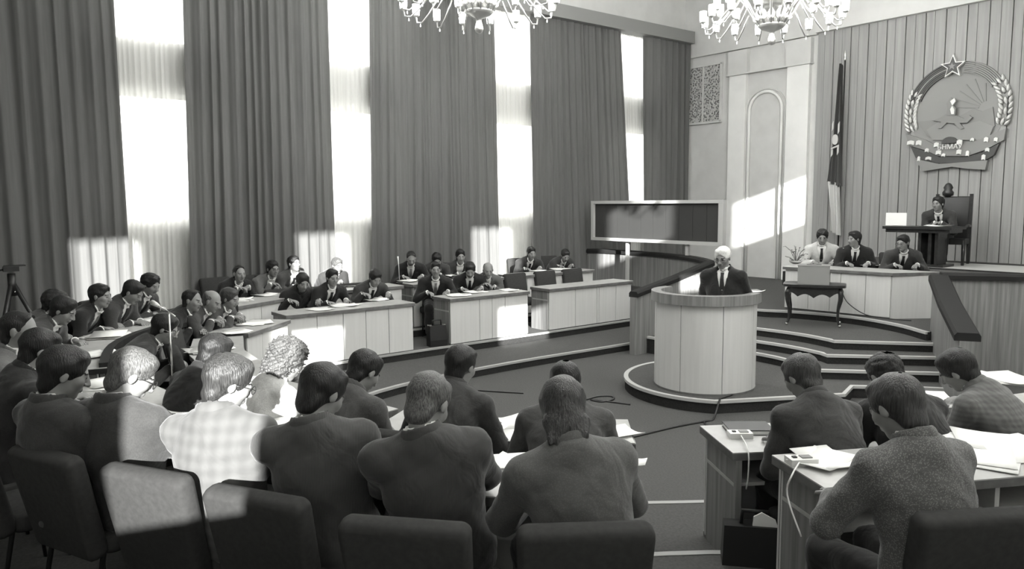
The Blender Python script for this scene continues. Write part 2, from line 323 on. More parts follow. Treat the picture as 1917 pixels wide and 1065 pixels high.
# boards behind the emblem
bd = bpy.data.objects.new('trim_4', None); COL.objects.link(bd); bd.location = (-5.5, YF, S5); bd['kind'] = 'structure'
x = -8.48; k = 0
while x < -2.2:
    w = (0.155, 0.19, 0.17, 0.18)[k % 4]; t = 0.03 + 0.014 * (k % 2); k += 1
    MB().box((x + w / 2 - 0.005, YF - t / 2 - 0.012, (S5 + 5.6) / 2), (w - 0.012, t, 5.6 - S5)).build('board', 'board', bd); x += w
MB().box(((-8.48 + x) / 2, YF - 0.006, (S5 + 5.6) / 2), (x + 8.48, 0.012, 5.6 - S5)).build('backing', 'seam', bd)
MB().box(((x + XO) / 2, YF - 0.02, (S5 + 5.6) / 2), (XO - x, 0.04, 5.6 - S5)).build('panelling', 'board', bd)

# --- window wall hangings
struct('trim_5', MB().box((XW + 0.2, (YB + YF - 0.25) / 2, 5.99), (0.4, YF - 0.25 - YB, 0.26)), 'pelmet')
def hanging(name, edgeL, edgeR, x, z0, z1, amp, per, mat, label, cat, group, seed, rows=14, step=0.014):
    """pleated cloth between two edges given as (y at bottom, y at top)"""
    rnd = random.Random(seed); w = max(edgeR[1] - edgeL[1], edgeR[0] - edgeL[0]); n = max(12, int(w / step)); ph = []; a = 0.0; am = []
    cur, tgt = 1.0, 1.0
    for i in range(n + 1):
        if i % 9 == 0: tgt = rnd.uniform(0.55, 1.5); ta = rnd.uniform(0.5, 1.25)
        cur += (tgt - cur) * 0.15; a += 2 * PI * (w / n) / (per * cur); ph.append(a); am.append((am[-1] if am else 1.0) * 0.85 + 0.15 * ta)
    V = []; F = []
    for j in range(rows + 1):
        t = j / rows; z = z0 + (z1 - z0) * t; yl = edgeL[0] + (edgeL[1] - edgeL[0]) * t; yr = edgeR[0] + (edgeR[1] - edgeR[0]) * t
        for i in range(n + 1):
            s = i / n; y = yl + (yr - yl) * s
            d = amp * am[i] * (math.sin(ph[i]) + 0.25 * math.sin(2.3 * ph[i] + 1)) * (0.75 + 0.35 * (1 - t)) + 0.012 * math.sin(ph[i] * 0.31 + 5 * t)
            V.append((x + d, y + 0.25 * amp * math.cos(ph[i]), z))
    for j in range(rows):
        for i in range(n): q = j * (n + 1) + i; F.append((q, q + 1, q + n + 2, q + n + 1))
    o = MB().add(V, F).build(name, mat, None, True); return tag(o, label, cat, group)
XD = XW + 0.24
def yb(u, v): return atx(u, v, XD)[1]
def edge(p, q):
    (u0, v0), (u1, v1) = p, q; A, B = atx(u0, v0, XD), atx(u1, v1, XD); sl = (A[1] - B[1]) / (A[2] - B[2])
    return (B[1] + (T3 - B[2]) * sl * 0.9, B[1] + (5.9 - B[2]) * sl)
E1R = edge((213, 2), (238, 418)); E2L = edge((341, 2), (352, 418)); E2R = edge((612, 2), (625, 410)); E3L = edge((690, 2), (693, 410)); E3R = edge((925, 60), (935, 440))
E4L = edge((991, 37), (996, 440)); E4R = edge((1163, 67), (1177, 373)); E5L = edge((1203, 78), (1203, 373)); E5R = (14.45, 14.45)
DR = [((-2.0, -2.0), E1R, 'at the left edge, behind the camera tripod'), (E2L, E2R, 'second from the left, between the two widest window gaps'), (E3L, E3R, 'third, hanging behind the nearer chandelier'),
      (E4L, E4R, 'fourth, behind the notice board'), (E5L, E5R, 'narrowest, in the corner beside the emblem wall')]
for i, (l, r, w) in enumerate(DR):
    hanging('drape', l, r, XD, T3, 5.9, 0.030, 0.19, 'drape', 'dark heavy pleated curtain ' + w, 'curtain', 'dark window curtains', 11 + i)
for i, (l, r, w) in enumerate(((E1R, E2L, 'in the leftmost window gap'), (E2R, E3L, 'in the second window gap from the left'), (E3R, E4L, 'in the third window gap, right of the nearer chandelier'), (E4R, E5L, 'in the narrow window gap above the notice board'))):
    hanging('sheer_curtain', (l[0] - 0.3, l[1] - 0.3), (r[0] + 0.3, r[1] + 0.3), XW + 0.10, T3, 5.9, 0.018, 0.09, 'sheer', 'bright white sheer curtain ' + w, 'curtain', 'sheer window curtains', 31 + i, 4, 0.012)
# neighbouring house outside the windows
hb = thing('neighbouring_building', (-26, 6, -3), 'pale building facade with windows seen faintly through the sheer curtains', 'building')
MB().box((-27, 6, 6), (2, 60, 18)).build('wall', 'facade', hb)
for zz in (1.2, 5.0):
    for k in range(9):
        yy = -6.6 + k * 4.2; f = MB().box((-25.98, yy, zz + 1.0), (0.06, 1.3, 2.0)).build('window', 'win_dark', hb)
        MB().box((-25.94, yy, zz + 1.0), (0.05, 0.10, 2.0)).box((-25.94, yy, zz + 1.3), (0.05, 1.3, 0.10)).build('frame', 'plaster_white', f)
struct('ground_outside', MB().box((-45, 6, -3.2), (66, 90, 0.4)), 'facade')

# ================================================================== TIERS AND STAGE
def offset_line(P, d):
    P = [Vector(p) for p in P]; Q = []
    for i, p in enumerate(P):
        t = (P[min(i + 1, len(P) - 1)] - P[max(i - 1, 0)]).normalized(); Q.append(p + Vector((-t.y, t.x)) * d)
    return Q
def nose_loops(e, f, nh, z):
    a, b, c = offset_line(e, f * 0.001), offset_line(e, f * 0.026), offset_line(e, -f * nh)
    return [[(p.x, p.y, z - nh), (q.x, q.y, z - nh), (q.x, q.y, z + 0.005), (r.x, r.y, z + 0.005), (r.x, r.y, z + 0.001), (p.x, p.y, z + 0.001)] for p, q, r in zip(a, b, c)]
def poly_step(name, edge, close, z0, z1, label, nose_upto=None, mat='carpet', nose='nosing', nh=0.028, front=-1):
    r = bpy.data.objects.new('floor', None); COL.objects.link(r); r.location = (edge[0][0], edge[0][1], z0); r['kind'] = 'structure'; r['label'] = label
    MB().prism(list(edge) + list(close), z0, z1).build('tread', mat, r)
    e = edge[:nose_upto] if nose_upto else edge
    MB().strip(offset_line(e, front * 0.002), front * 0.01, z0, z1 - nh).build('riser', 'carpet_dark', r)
    MB().loops(nose_loops(e, front, nh, z1)).build('nosing', nose, r)
    return r
def smooth_line(P, n=4):
    out = []
    for i in range(len(P) - 1):
        p0, p1, p2, p3 = P[max(i - 1, 0)], P[i], P[i + 1], P[min(i + 2, len(P) - 1)]
        for k in range(n):
            t = k / n
            out.append(tuple(0.5 * ((2 * p1[d]) + (-p0[d] + p2[d]) * t + (2 * p0[d] - 5 * p1[d] + 4 * p2[d] - p3[d]) * t * t + (-p0[d] + 3 * p1[d] - 3 * p2[d] + p3[d]) * t ** 3) for d in (0, 1)))
    return out + [P[-1]]
t1e = smooth_line([(-7.86, 11.0), (-7.88, 8.5), (-7.95, 6.2), (-7.78, 4.4), (-7.3, 3.4), (-6.4, 2.85), (-5.4, 2.62), (-4.7, 2.45)])
t2e = smooth_line([(-8.97, 11.0), (-8.97, 7.5), (-8.97, 4.2), (-8.6, 3.3), (-7.95, 2.6), (-7.0, 2.3), (-6.0, 2.2), (-5.0, 2.25), (-4.2, 2.6), (-3.43, 3.65), (-3.0, 4.25), (-2.6, 5.0), (-2.35, 5.8), (-2.25, 7.5)])
t3e = smooth_line([(-9.93, 11.0), (-9.93, 7.5), (-9.93, 4.3), (-9.4, 3.0), (-8.7, 2.35), (-7.9, 1.6), (-7.2, 1.28), (-6.4, 1.1), (-5.2, 1.2), (-4.3, 1.45), (-3.6, 1.95), (-2.95, 2.6), (-2.45, 3.3), (-1.9, 4.0), (-1.6, 5.0), (-1.45, 7.5)])
poly_step('seating_tier', t1e, [(-4.7, -1), (XW, -1), (XW, 11.0)], 0.0, T1, 'lowest carpeted tier with light edge strip, below the desks along the windows', nose='nosing_dull', nh=0.024, front=1)
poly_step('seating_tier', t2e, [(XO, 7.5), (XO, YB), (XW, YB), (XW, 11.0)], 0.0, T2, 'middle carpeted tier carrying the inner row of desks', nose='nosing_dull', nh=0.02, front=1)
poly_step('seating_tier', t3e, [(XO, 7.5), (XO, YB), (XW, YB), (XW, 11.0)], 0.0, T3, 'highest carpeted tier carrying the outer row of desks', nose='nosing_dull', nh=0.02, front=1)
# small steps between the inner desks and the tier behind
cc, cr_ = (-5.5, 7.5), 1.10
arc = [(cc[0] + cr_ * math.cos(a), cc[1] + cr_ * math.sin(a)) for a in np.radians(np.linspace(165, 305, 29))]
s1e = arc + [(-4.15, 7.92), (-4.28, 8.34), (-3.72, 8.88), (-3.5, 9.05)]
poly_step('podium_platform', s1e, [(-3.8, 9.6), (-4.3, 11.5), (-7.0, 11.5), (-7.0, 8.6)], 0.0, S1, 'round-fronted low platform with light edge under the lectern')
def sq(P): return smooth_line(P[:4], 4) + P[4:]
s2e = sq([(-7.55, 8.55), (-6.4, 8.66), (-5.5, 8.68), (-4.86, 8.46)]) + [(-4.73, 8.36), (-3.83, 9.19), (-3.68, 9.33)]
s3e = sq([(-7.55, 8.8), (-6.4, 8.92), (-5.5, 8.96), (-4.94, 8.85)]) + [(-4.83, 8.77), (-3.95, 9.6), (-3.86, 9.68)]
s4e = sq([(-7.55, 9.1), (-6.5, 9.26), (-5.6, 9.33), (-5.05, 9.23)]) + [(-4.97, 9.18), (-4.1, 9.9), (-4.05, 9.96)]
s5e = smooth_line([(-7.75, 10.3), (-6.87, 10.25), (-6.28, 10.5), (-5.48, 10.62), (-4.76, 10.42), (-4.30, 10.12), (-4.20, 10.05)])
for e, z, n in ((s2e, S2, 'lowest of the three kinked steps behind the lectern'), (s3e, S3, 'middle of the three kinked steps behind the lectern'), (s4e, S4, 'broad upper step with dark riser on which the curved-leg table stands')):
    poly_step('stage_step', e, [(-4.25, 10.3), (-4.4, 12.0), (-7.6, 12.0)], 0.0, z, n + ', light edge strip')
poly_step('stage_floor', s5e, [(-4.18, 10.42), (-3.6, 10.8), (-2.9, 11.15), (-2.0, 11.45), (XO, 11.55), (XO, YF), (XW, YF), (XW, 11.2), (-9.6, 11.3), (-8.6, 11.0)], 0.0, S5, 'carpeted stage floor with curved front edge under the secretaries table', None)
dp = bpy.data.objects.new('floor', None); COL.objects.link(dp); dp.location = (-5.5, 12.3, S5); dp['kind'] = 'structure'; dp['label'] = 'raised dais against the boarded wall carrying the chairman desk'
MB().box((-4.6, (12.35 + YF) / 2, (S5 + DAIS) / 2), (5.0, YF - 12.35, DAIS - S5)).build('block', 'carpet', dp)
MB().box((-4.6, 12.33, DAIS - 0.02), (5.0, 0.05, 0.045)).build('nosing', 'wood_edge', dp)
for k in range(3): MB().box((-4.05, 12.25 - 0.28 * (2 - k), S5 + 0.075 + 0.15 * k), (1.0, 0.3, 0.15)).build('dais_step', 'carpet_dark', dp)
rg = thing('rug', (-4.9, 13.3, DAIS), 'pale rug with dark border lying on the dais', 'rug')
MB().box((-4.75, 13.35, DAIS + 0.006), (1.9, 1.5, 0.012)).build('field', 'rug', rg)
bm_ = MB()
for c, d in (((-4.75, 12.63, DAIS + 0.009), (1.9, 0.08, 0.018)), ((-4.75, 14.07, DAIS + 0.009), (1.9, 0.08, 0.018)), ((-3.83, 13.35, DAIS + 0.009), (0.08, 1.5, 0.018)), ((-5.67, 13.35, DAIS + 0.009), (0.08, 1.5, 0.018))): bm_.box(c, d)
bm_.build('border', 'carpet_dark', rg)

# ================================================================== PARAPETS AND RAILS
def parapet(name, line, z0, ztop, th, label, rail_w=0.16, board_w=0.0):
    """line: plan points; ztop: height at each point; boarded wall with dark padded rail on top"""
    r = thing(name, (line[0][0], line[0][1], z0), label, 'parapet')
    P = [Vector(p) for p in line]
    def off(d):
        Q = []
        for i, p in enumerate(P):
            t = (P[min(i + 1, len(P) - 1)] - P[max(i - 1, 0)]).normalized(); Q.append(p + Vector((-t.y, t.x)) * d)
        return Q
    a, b = off(-th / 2), off(th / 2); L = []
    for i in range(len(P)): L.append([(a[i].x, a[i].y, z0), (b[i].x, b[i].y, z0), (b[i].x, b[i].y, ztop[i]), (a[i].x, a[i].y, ztop[i])])
    MB().loops(L).build('panelling', 'wood_dark', r)
    a, b = off(-rail_w / 2), off(rail_w / 2); a2, b2 = off(-rail_w / 2 + 0.025), off(rail_w / 2 - 0.025); L = []
    for i in range(len(P)):
        z = ztop[i]; L.append([(a[i].x, a[i].y, z), (b[i].x, b[i].y, z), (b[i].x, b[i].y, z + 0.055), (b2[i].x, b2[i].y, z + 0.085), (a2[i].x, a2[i].y, z + 0.085), (a[i].x, a[i].y, z + 0.055)])
    MB().loops(L).build('padded_rail', 'rail', r)
    return r
lp = smooth_line([(-11.75, 11.2), (-10.9, 11.38), (-10.0, 11.36), (-9.0, 11.12), (-8.3, 10.75), (-7.8, 10.35)])
parapet('stage_parapet', lp, 0.0, [1.20] * len(lp), 0.10, 'curved wood-panelled parapet with dark padded rail below the notice board')
parapet('stair_parapet', [(-7.60, 8.28), (-7.68, 9.3), (-7.78, 10.33)], 0.0, [0.86, 1.02, 1.20], 0.12, 'sloping wood-panelled stair parapet with dark padded rail left of the lectern')
rp = [(-4.2, 10.35), (-3.6, 10.75), (-2.9, 11.1), (-2.0, 11.4), (-1.0, 11.5), (0.7, 11.5)]
parapet('stage_parapet', rp, 0.0, [1.24] * len(rp), 0.10, 'wood-panelled parapet with dark padded rail at the right edge', 0.18)
parapet('stair_parapet', [(-4.2, 10.3), (-3.66, 9.3), (-3.1, 8.35)], 0.0, [1.22, 1.02, 0.82], 0.14, 'sloping stair parapet with broad dark padded rail at the right of the steps', 0.24)

# ================================================================== DESKS
def offset_line(P, d):
    P = [Vector(p) for p in P]; Q = []
    for i, p in enumerate(P):
        t = (P[min(i + 1, len(P) - 1)] - P[max(i - 1, 0)]).normalized(); Q.append(p + Vector((-t.y, t.x)) * d)
    return Q
DESKN = []
def along(P, s):
    P = [Vector(p) for p in P]; Ls = [(b - a).length for a, b in zip(P, P[1:])]; s *= sum(Ls)
    for a, b, l in zip(P, P[1:], Ls):
        if s <= l + 1e-9: return a + (b - a) * (s / l)
        s -= l
    return P[-1]
def desk(front, z, seams, label, depth=0.45, h=DESK, front_mat='wood', name='bench_desk', rim=False, shelf=True):
    """front: plan polyline of the front face, left to right as seen from the front; seams: panel joints as fractions"""
    m = along(front, 0.5); r = thing(name, (m.x, m.y, z), label, 'desk', None)
    S = [0.0] + list(seams) + [1.0]; curved = len(front) > 2
    for a, b in zip(S, S[1:]):
        if curved:
            pts = [along(front, a + (b - a) * k / 5) for k in range(6)]
        else: pts = [along(front, a), along(front, b)]
        t0 = (pts[1] - pts[0]).normalized(); t1 = (pts[-1] - pts[-2]).normalized()
        pts[0] = pts[0] + t0 * 0.004; pts[-1] = pts[-1] - t1 * 0.004
        MB().strip(pts, 0.022, z + 0.02, z + h - 0.045).build('front_panel', front_mat, r)
    fine = front if not curved else [along(front, k / 16) for k in range(17)]
    q = offset_line(fine, 0.024); MB().strip(q, 0.003, z + 0.02, z + h - 0.045).build('seam_lining', 'seam', r); MB().strip(offset_line(fine, 0.029), 0.012, z + 0.02, z + h - 0.045).build('backing', 'wood', r)
    MB().strip(offset_line(fine, 0.01), 0.03, z, z + 0.03).build('plinth', 'wood_edge', r)
    fo, bo = offset_line(fine, -0.03), offset_line(fine, depth)
    ext0 = (Vector(fine[0]) - Vector(fine[1])).normalized() * 0.02; ext1 = (Vector(fine[-1]) - Vector(fine[-2])).normalized() * 0.02
    fo[0] = fo[0] + ext0; bo[0] = bo[0] + ext0; fo[-1] = fo[-1] + ext1; bo[-1] = bo[-1] + ext1
    MB().prism([(p.x, p.y) for p in fo] + [(p.x, p.y) for p in bo[::-1]], z + h - 0.006, z + h).build('desk_top', 'wood_top', r)
    MB().prism([(p.x, p.y) for p in fo] + [(p.x, p.y) for p in bo[::-1]], z + h - 0.045, z + h - 0.0065).build('edge_band', 'rail' if rim else 'wood_edge', r)
    if rim: MB().strip(offset_line(fine, -0.045), 0.07, z + h - 0.05, z + h + 0.035).build('padded_rim', 'rail', r)
    for k, tt in ((0, 1), (-1, -1)):
        t = (Vector(fine[1]) - Vector(fine[0])).normalized() if k == 0 else (Vector(fine[-1]) - Vector(fine[-2])).normalized()
        p = Vector(fine[k]) + t * (0.018 if k == 0 else -0.018); nrm = Vector((-t.y, t.x)); c = p + nrm * (depth / 2 + 0.02)
        MB().box((c.x, c.y, z + (h - 0.045) / 2), (0.034, depth - 0.05, h - 0.045), math.atan2(t.y, t.x)).build('end_panel', 'wood_dark', r)
    if shelf:
        s0, s1 = offset_line(fine, 0.04), offset_line(fine, depth - 0.03)
        MB().prism([(p.x, p.y) for p in s0] + [(p.x, p.y) for p in s1[::-1]], z + h - 0.20, z + h - 0.18).build('shelf', 'wood_top', r)
        mm = along(fine, 0.5); t = (Vector(fine[-1]) - Vector(fine[0])).normalized(); c = mm + Vector((-t.y, t.x)) * (depth / 2)
        MB().box((c.x, c.y, z + h - 0.115), (0.024, depth - 0.08, 0.13), math.atan2(t.y, t.x)).build('divider', 'wood_top', r)
    DESKN.append(r); return r
# inner row along the windows
desk([(-9.0, 7.86), (-9.0, 9.75)], T2, (0.30, 0.56, 0.585, 0.80), 'light wood bench desk beside the sloping parapet, empty, far end of the inner row')
desk([(-9.0, 5.98), (-9.0, 7.42)], T2, (0.36, 0.52, 0.69), 'light wood bench desk with sunlit right end, middle of the inner row')
desk([(-9.0, 3.56), (-9.0, 5.36)], T2, (0.22, 0.42, 0.60, 0.79), 'light wood bench desk with sunlit left half, in front of the man holding up papers')
desk([(-8.0, 2.72), (-8.62, 3.42)], T2, (0.35, 0.66), 'light wood bench desk at the bend of the inner row, sheets along its top')
desk([(-5.7, 2.2), (-7.1, 2.35), (-7.85, 2.6)], T2, (0.3, 0.6, 0.8), 'bench desk at the bend behind the microphone stand')
desk([(-4.35, 2.42), (-5.55, 2.18)], T2, (0.5,), 'bench desk before the curly-haired woman')
desk([(-3.18, 3.40), (-3.65, 2.87), (-4.25, 2.45)], T2, (0.3, 0.6), 'bench desk with open papers in front of the woman in the grey jacket')
# outer row along the windows
desk([(-10.05, 8.0), (-10.05, 9.85)], T3, (0.15, 0.42, 0.7), 'light wood bench desk ending the outer row, dark chairs before it')
desk([(-10.05, 6.0), (-10.05, 7.75)], T3, (0.2, 0.5, 0.75), 'light wood bench desk in the middle of the outer row behind three men')
desk([(-10.05, 4.35), (-10.05, 5.8)], T3, (0.33, 0.66), 'light wood bench desk of the outer row by the white sunlit curtain')
desk([(-9.35, 3.05), (-9.95, 4.2)], T3, (0.35, 0.7), 'light wood bench desk of the outer row under the chin-resting men')
desk(smooth_line([(-6.45, 1.08), (-7.24, 1.28), (-7.85, 1.62), (-8.3, 2.05), (-8.75, 2.5), (-9.2, 3.0)], 3), T3, (0.2, 0.4, 0.6, 0.8), 'curved bench desk with dark rim at the left bend', 0.5, front_mat='wood_dark', rim=True)
# rows with their backs to the camera
desk([(-2.38, 2.56), (-2.82, 2.14), (-3.38, 1.86)], T3, (0.33, 0.66), 'bench desk with open shelf in front of the woman and the pinstripe men')
desk([(-3.42, 1.84), (-4.5, 1.36)], T3, (0.33, 0.66), 'bench desk in front of the man in the pale coat')
desk([(-4.55, 1.34), (-6.0, 1.16)], T3, (0.33, 0.66), 'bench desk at the left before the men in dark suits')
desk([(-1.22, 4.7), (-2.0, 3.22)], T3, (0.33, 0.66), 'bench desk with open shelf in front of the man in the tweed jacket', 0.46)
desk([(-1.75, 5.3), (-2.78, 3.67)], T2, (0.33, 0.66), 'bench desk with dark book and control box, right of the aisle', 0.48)
desk([(-1.55, 6.9), (-2.0, 5.55)], T2, (0.5,), 'bench desk with white papers beside the right-hand microphone stand', 0.55)

# ================================================================== LECTERN
PC = (-5.42, 7.12); PA = math.radians(-62); PR, PH = 0.57, 1.10
lec = thing('lectern', (PC[0], PC[1], S1), 'half-round light wood lectern with grained top band on the round platform', 'lectern')
def parc(r, a0, a1, n): return [(PC[0] + r * math.cos(PA + math.radians(a)), PC[1] + r * math.sin(PA + math.radians(a))) for a in np.linspace(a0, a1, n)]
for a0, a1 in ((-118, -62), (-62, -17.5), (-17.5, 29), (29, 75), (75, 118)):
    MB().strip(parc(PR, a0 + 0.35, a1 - 0.35, 12), 0.022, S1 + 0.02, S1 + PH - 0.10).build('front_panel', 'wood', lec)
MB().strip(parc(PR - 0.026, -118, 118, 40), 0.012, S1, S1 + PH - 0.10).build('backing', 'wood_edge', lec)
MB().strip(parc(PR + 0.045, -120, 120, 44), 0.11, S1 + PH - 0.11, S1 + PH).build('top_band', 'wood_dark', lec)
MB().strip(parc(PR + 0.005, -118, 118, 40), 0.03, S1, S1 + 0.022).build('plinth', 'wood_edge', lec)
MB().prism(parc(PR - 0.05, -100, 100, 24), S1 + PH - 0.14, S1 + PH - 0.12).build('reading_shelf', 'wood', lec)

# ================================================================== SECRETARIES TABLE, CURVED-LEG TABLE, CHAIRMAN'S DESK
A, B, C_ = atz(1468, 577, S5), atz(1665, 597, S5), atz(1720, 596, S5)
st = thing('secretaries_table', (A[0], A[1], S5), 'long light wood panelled table on the stage with three men behind it', 'desk')
th_ = 0.66; fl = [(A[0], A[1]), (B[0], B[1])]
ux = Vector((B[0] - A[0], B[1] - A[1])).normalized(); vx = Vector((C_[0] - B[0], C_[1] - B[1])); vx = Vector((-ux.y, ux.x)) * 0.6
P0, P1 = Vector(fl[0]), Vector(fl[1])
for a, b in zip((0, .24, .45, .55, .78), (.24, .45, .55, .78, 1)):
    p, q = P0 + (P1 - P0) * a + ux * 0.004, P0 + (P1 - P0) * b - ux * 0.004
    MB().strip([p, q], 0.022, S5 + 0.02, S5 + th_ - 0.04).build('front_panel', 'wood', st)
MB().strip([P0 + Vector((-ux.y, ux.x)) * 0.024, P1 + Vector((-ux.y, ux.x)) * 0.024], 0.012, S5, S5 + th_ - 0.04).build('backing', 'wood_edge', st)
vR = Vector((C_[0] - B[0], C_[1] - B[1])).normalized() * 0.66
for p, w_ in ((P0, vx), (P1 - ux * 0.03, vR)): MB().strip([p + w_ * 0.05, p + w_], -0.03, S5, S5 + th_ - 0.04).build('end_panel', 'wood', st)
e_ = Vector((-ux.y, ux.x)); vR = Vector((C_[0] - B[0], C_[1] - B[1])).normalized() * 0.66; tp = [P0 - ux * 0.03 - e_ * 0.03, P1 + ux * 0.03 - e_ * 0.03, P1 + ux * 0.03 + vR + e_ * 0.03, P0 - ux * 0.03 + vx + e_ * 0.03]
MB().prism([(p.x, p.y) for p in tp], S5 + th_ - 0.006, S5 + th_).build('table_top', 'wood_top', st)
MB().prism([(p.x, p.y) for p in tp], S5 + th_ - 0.045, S5 + th_ - 0.0065).build('edge_band', 'wood_edge', st)
STV = (P0, P1, e_)
# cabriole-leg table with ballot box
ct = thing('curved_leg_table', (-5.82, 10.15, S4), 'dark polished table with curved legs and scalloped apron before the secretaries table', 'table', None, math.radians(28))
for sx in (-1, 1):
    for sy in (-1, 1):
        pts = [(sx * (0.34 + d), sy * (0.17 + 0.5 * d), z) for z, d in ((0.54, -0.01), (0.47, 0.015), (0.38, 0.012), (0.25, -0.015), (0.12, -0.018), (0.05, 0.0), (0.03, 0.012))]
        lg = MB().tube(pts, [0.034, 0.036, 0.030, 0.021, 0.017, 0.016, 0.02], 8).build('leg', 'dark_wood', ct, True, True)
        lm = MB().lathe([(0.008, 0), (0.022, 0.01), (0.02, 0.035), (0.012, 0.045)], (sx * 0.352, sy * 0.176, 0), 10).build('brass_foot', 'chrome', lg, True, True)
top = [(0.42 * math.copysign(abs(math.cos(a)) ** 0.35, math.cos(a)), 0.25 * math.copysign(abs(math.sin(a)) ** 0.35, math.sin(a))) for a in np.linspace(0, 2 * PI, 48, endpoint=False)]
MB().prism(top, 0.565, 0.60).build('table_top', 'dark_wood', ct, False, True)
for sy in (-1, 1):
    n = 24; lo = [(-0.32 + 0.64 * k / n, 0.44 + 0.05 * abs(math.cos(3 * PI * k / n)) - 0.03 * math.sin(PI * k / n)) for k in range(n + 1)]
    MB().slab_xz(lo + [(0.32, 0.565), (-0.32, 0.565)], sy * 0.19 - 0.012, sy * 0.19 + 0.012).build('apron', 'dark_wood', ct, False, True)
for sx in (-1, 1): MB().box((sx * 0.34, 0, 0.50), (0.024, 0.34, 0.12)).build('apron', 'dark_wood', ct, False, True)
bx = thing('ballot_box', (-5.83, 10.14, S4 + 0.60), 'plain grey box standing on the curved-leg table', 'box', None, math.radians(28))
MB().box((0, 0, 0.13), (0.42, 0.30, 0.26)).build('body', 'grey_box', bx, False, True); MB().box((0, 0, 0.265), (0.43, 0.31, 0.012)).build('lid', 'grey_box', bx, False, True)
MB().box((0, 0, 0.273), (0.20, 0.02, 0.006)).build('slot', 'seam', bx, False, True)
cd = thing('chairman_desk', (-5.6, 13.0, DAIS), 'small dark desk on the dais with pedestal legs', 'desk')
MB().box((-5.58, 13.0, DAIS + 0.635), (1.08, 0.55, 0.045)).build('table_top', 'dark_wood', cd); MB().box((-5.58, 13.0, DAIS + 0.585), (1.0, 0.48, 0.055)).build('apron', 'dark_wood', cd)
for dx in (-0.14, 0.02, 0.12): MB().box((-5.42 + dx, 13.0, DAIS + 0.30), (0.05, 0.34, 0.52)).build('pedestal_leg', 'dark_wood', cd)
MB().box((-5.42, 13.0, DAIS + 0.025), (0.5, 0.42, 0.05)).build('base', 'dark_wood', cd)
sb = thing('desk_stand', (-5.98, 12.93, DAIS + 0.66), 'white folded card stand on the left of the chairman desk', 'card stand')
MB().box((-5.98, 12.90, DAIS + 0.66 + 0.11), (0.34, 0.012, 0.21)).build('front_sheet', 'paper', sb); MB().box((-6.14, 12.97, DAIS + 0.66 + 0.11), (0.012, 0.15, 0.21)).build('side_sheet', 'paper', sb)
hc = thing('high_back_chair', (-5.42, 13.62, DAIS), 'tall dark carved chair under the chairman on the dais', 'chair', None, math.radians(180 + 12))
bk = MB().loops([[(x, y, z) for x, y, z in l] for l in rslab(0.48, 0.50, 0.72, 0.07, 0.03)]).build('backrest', 'black', hc, True, True); bk.location = (0, -0.24, 0.42)
MB().lathe([(0.02, 0), (0.085, 0.03), (0.09, 0.08), (0.06, 0.12), (0.075, 0.16), (0.045, 0.22), (0.01, 0.24)], (0.10, -0.24, 1.13), 12).build('crest', 'dark_wood', hc, True, True)
for sx in (-1, 1):
    MB().box((sx * 0.25, -0.24, 0.60), (0.05, 0.06, 1.16)).build('back_post', 'dark_wood', hc, False, True)
    MB().tube([(sx * 0.25, -0.24, 0.64), (sx * 0.26, 0.0, 0.66), (sx * 0.26, 0.2, 0.64)], 0.026, 8).build('arm', 'dark_wood', hc, True, True)
    for sy in (-0.23, 0.2): MB().tube([(sx * 0.24, sy, 0.42), (sx * 0.24, sy + (0.02 if sy > 0 else -0.03), 0.0)], [0.035, 0.022], 8).build('leg', 'dark_wood', hc, True, True)
MB().box((0, -0.02, 0.40), (0.52, 0.50, 0.10)).build('seat', 'black', hc, False, True)

# ================================================================== NOTICE BOARD
nb0, nb1 = aty(1108, 414, 11.05), aty(1351, 414, 10.95); nb0 = (-11.2, 11.02); nb1 = (-8.02, 11.0)
BL, BR = aty(1108, 453, 11.0), aty(1351, 456, 10.95); TLb, TRb = aty(1108, 376, 11.0), aty(1351, 374, 10.95)
nb = thing('notice_board', ((BL[0] + BR[0]) / 2, 11.0, 1.26), 'long dark display board in a pale frame on two posts above the curved parapet', 'display board')
zb, zt, xl, xr, yy = (BL[2] + BR[2]) / 2, (TLb[2] + TRb[2]) / 2, BL[0], BR[0], 11.02
for k in range(10):
    a, b = xl + 0.07 + (xr - xl - 0.14) * k / 10, xl + 0.07 + (xr - xl - 0.14) * (k + 1) / 10
    MB().box(((a + b) / 2, yy + 0.02, (zb + zt) / 2), (b - a - 0.006, 0.03, zt - zb - 0.12)).build('display_panel', 'glass', nb)
MB().box(((xl + xr) / 2, yy + 0.045, (zb + zt) / 2), (xr - xl - 0.1, 0.02, zt - zb - 0.1)).build('backing', 'frame', nb)
for c, d in ((((xl + xr) / 2, yy, zb + 0.03), (xr - xl, 0.10, 0.06)), (((xl + xr) / 2, yy, zt - 0.03), (xr - xl, 0.10, 0.06)), ((xl + 0.035, yy, (zb + zt) / 2), (0.07, 0.098, zt - zb - 0.122)), ((xr - 0.05, yy, (zb + zt) / 2), (0.10, 0.098, zt - zb - 0.122))): MB().box(c, d).build('frame', 'frame', nb)
for u in (1173, 1285):
    p = aty(u, 456, yy)
    MB().box((p[0], yy + 0.03, (zb + S5) / 2), (0.06, 0.05, zb - S5)).build('post', 'frame', nb)

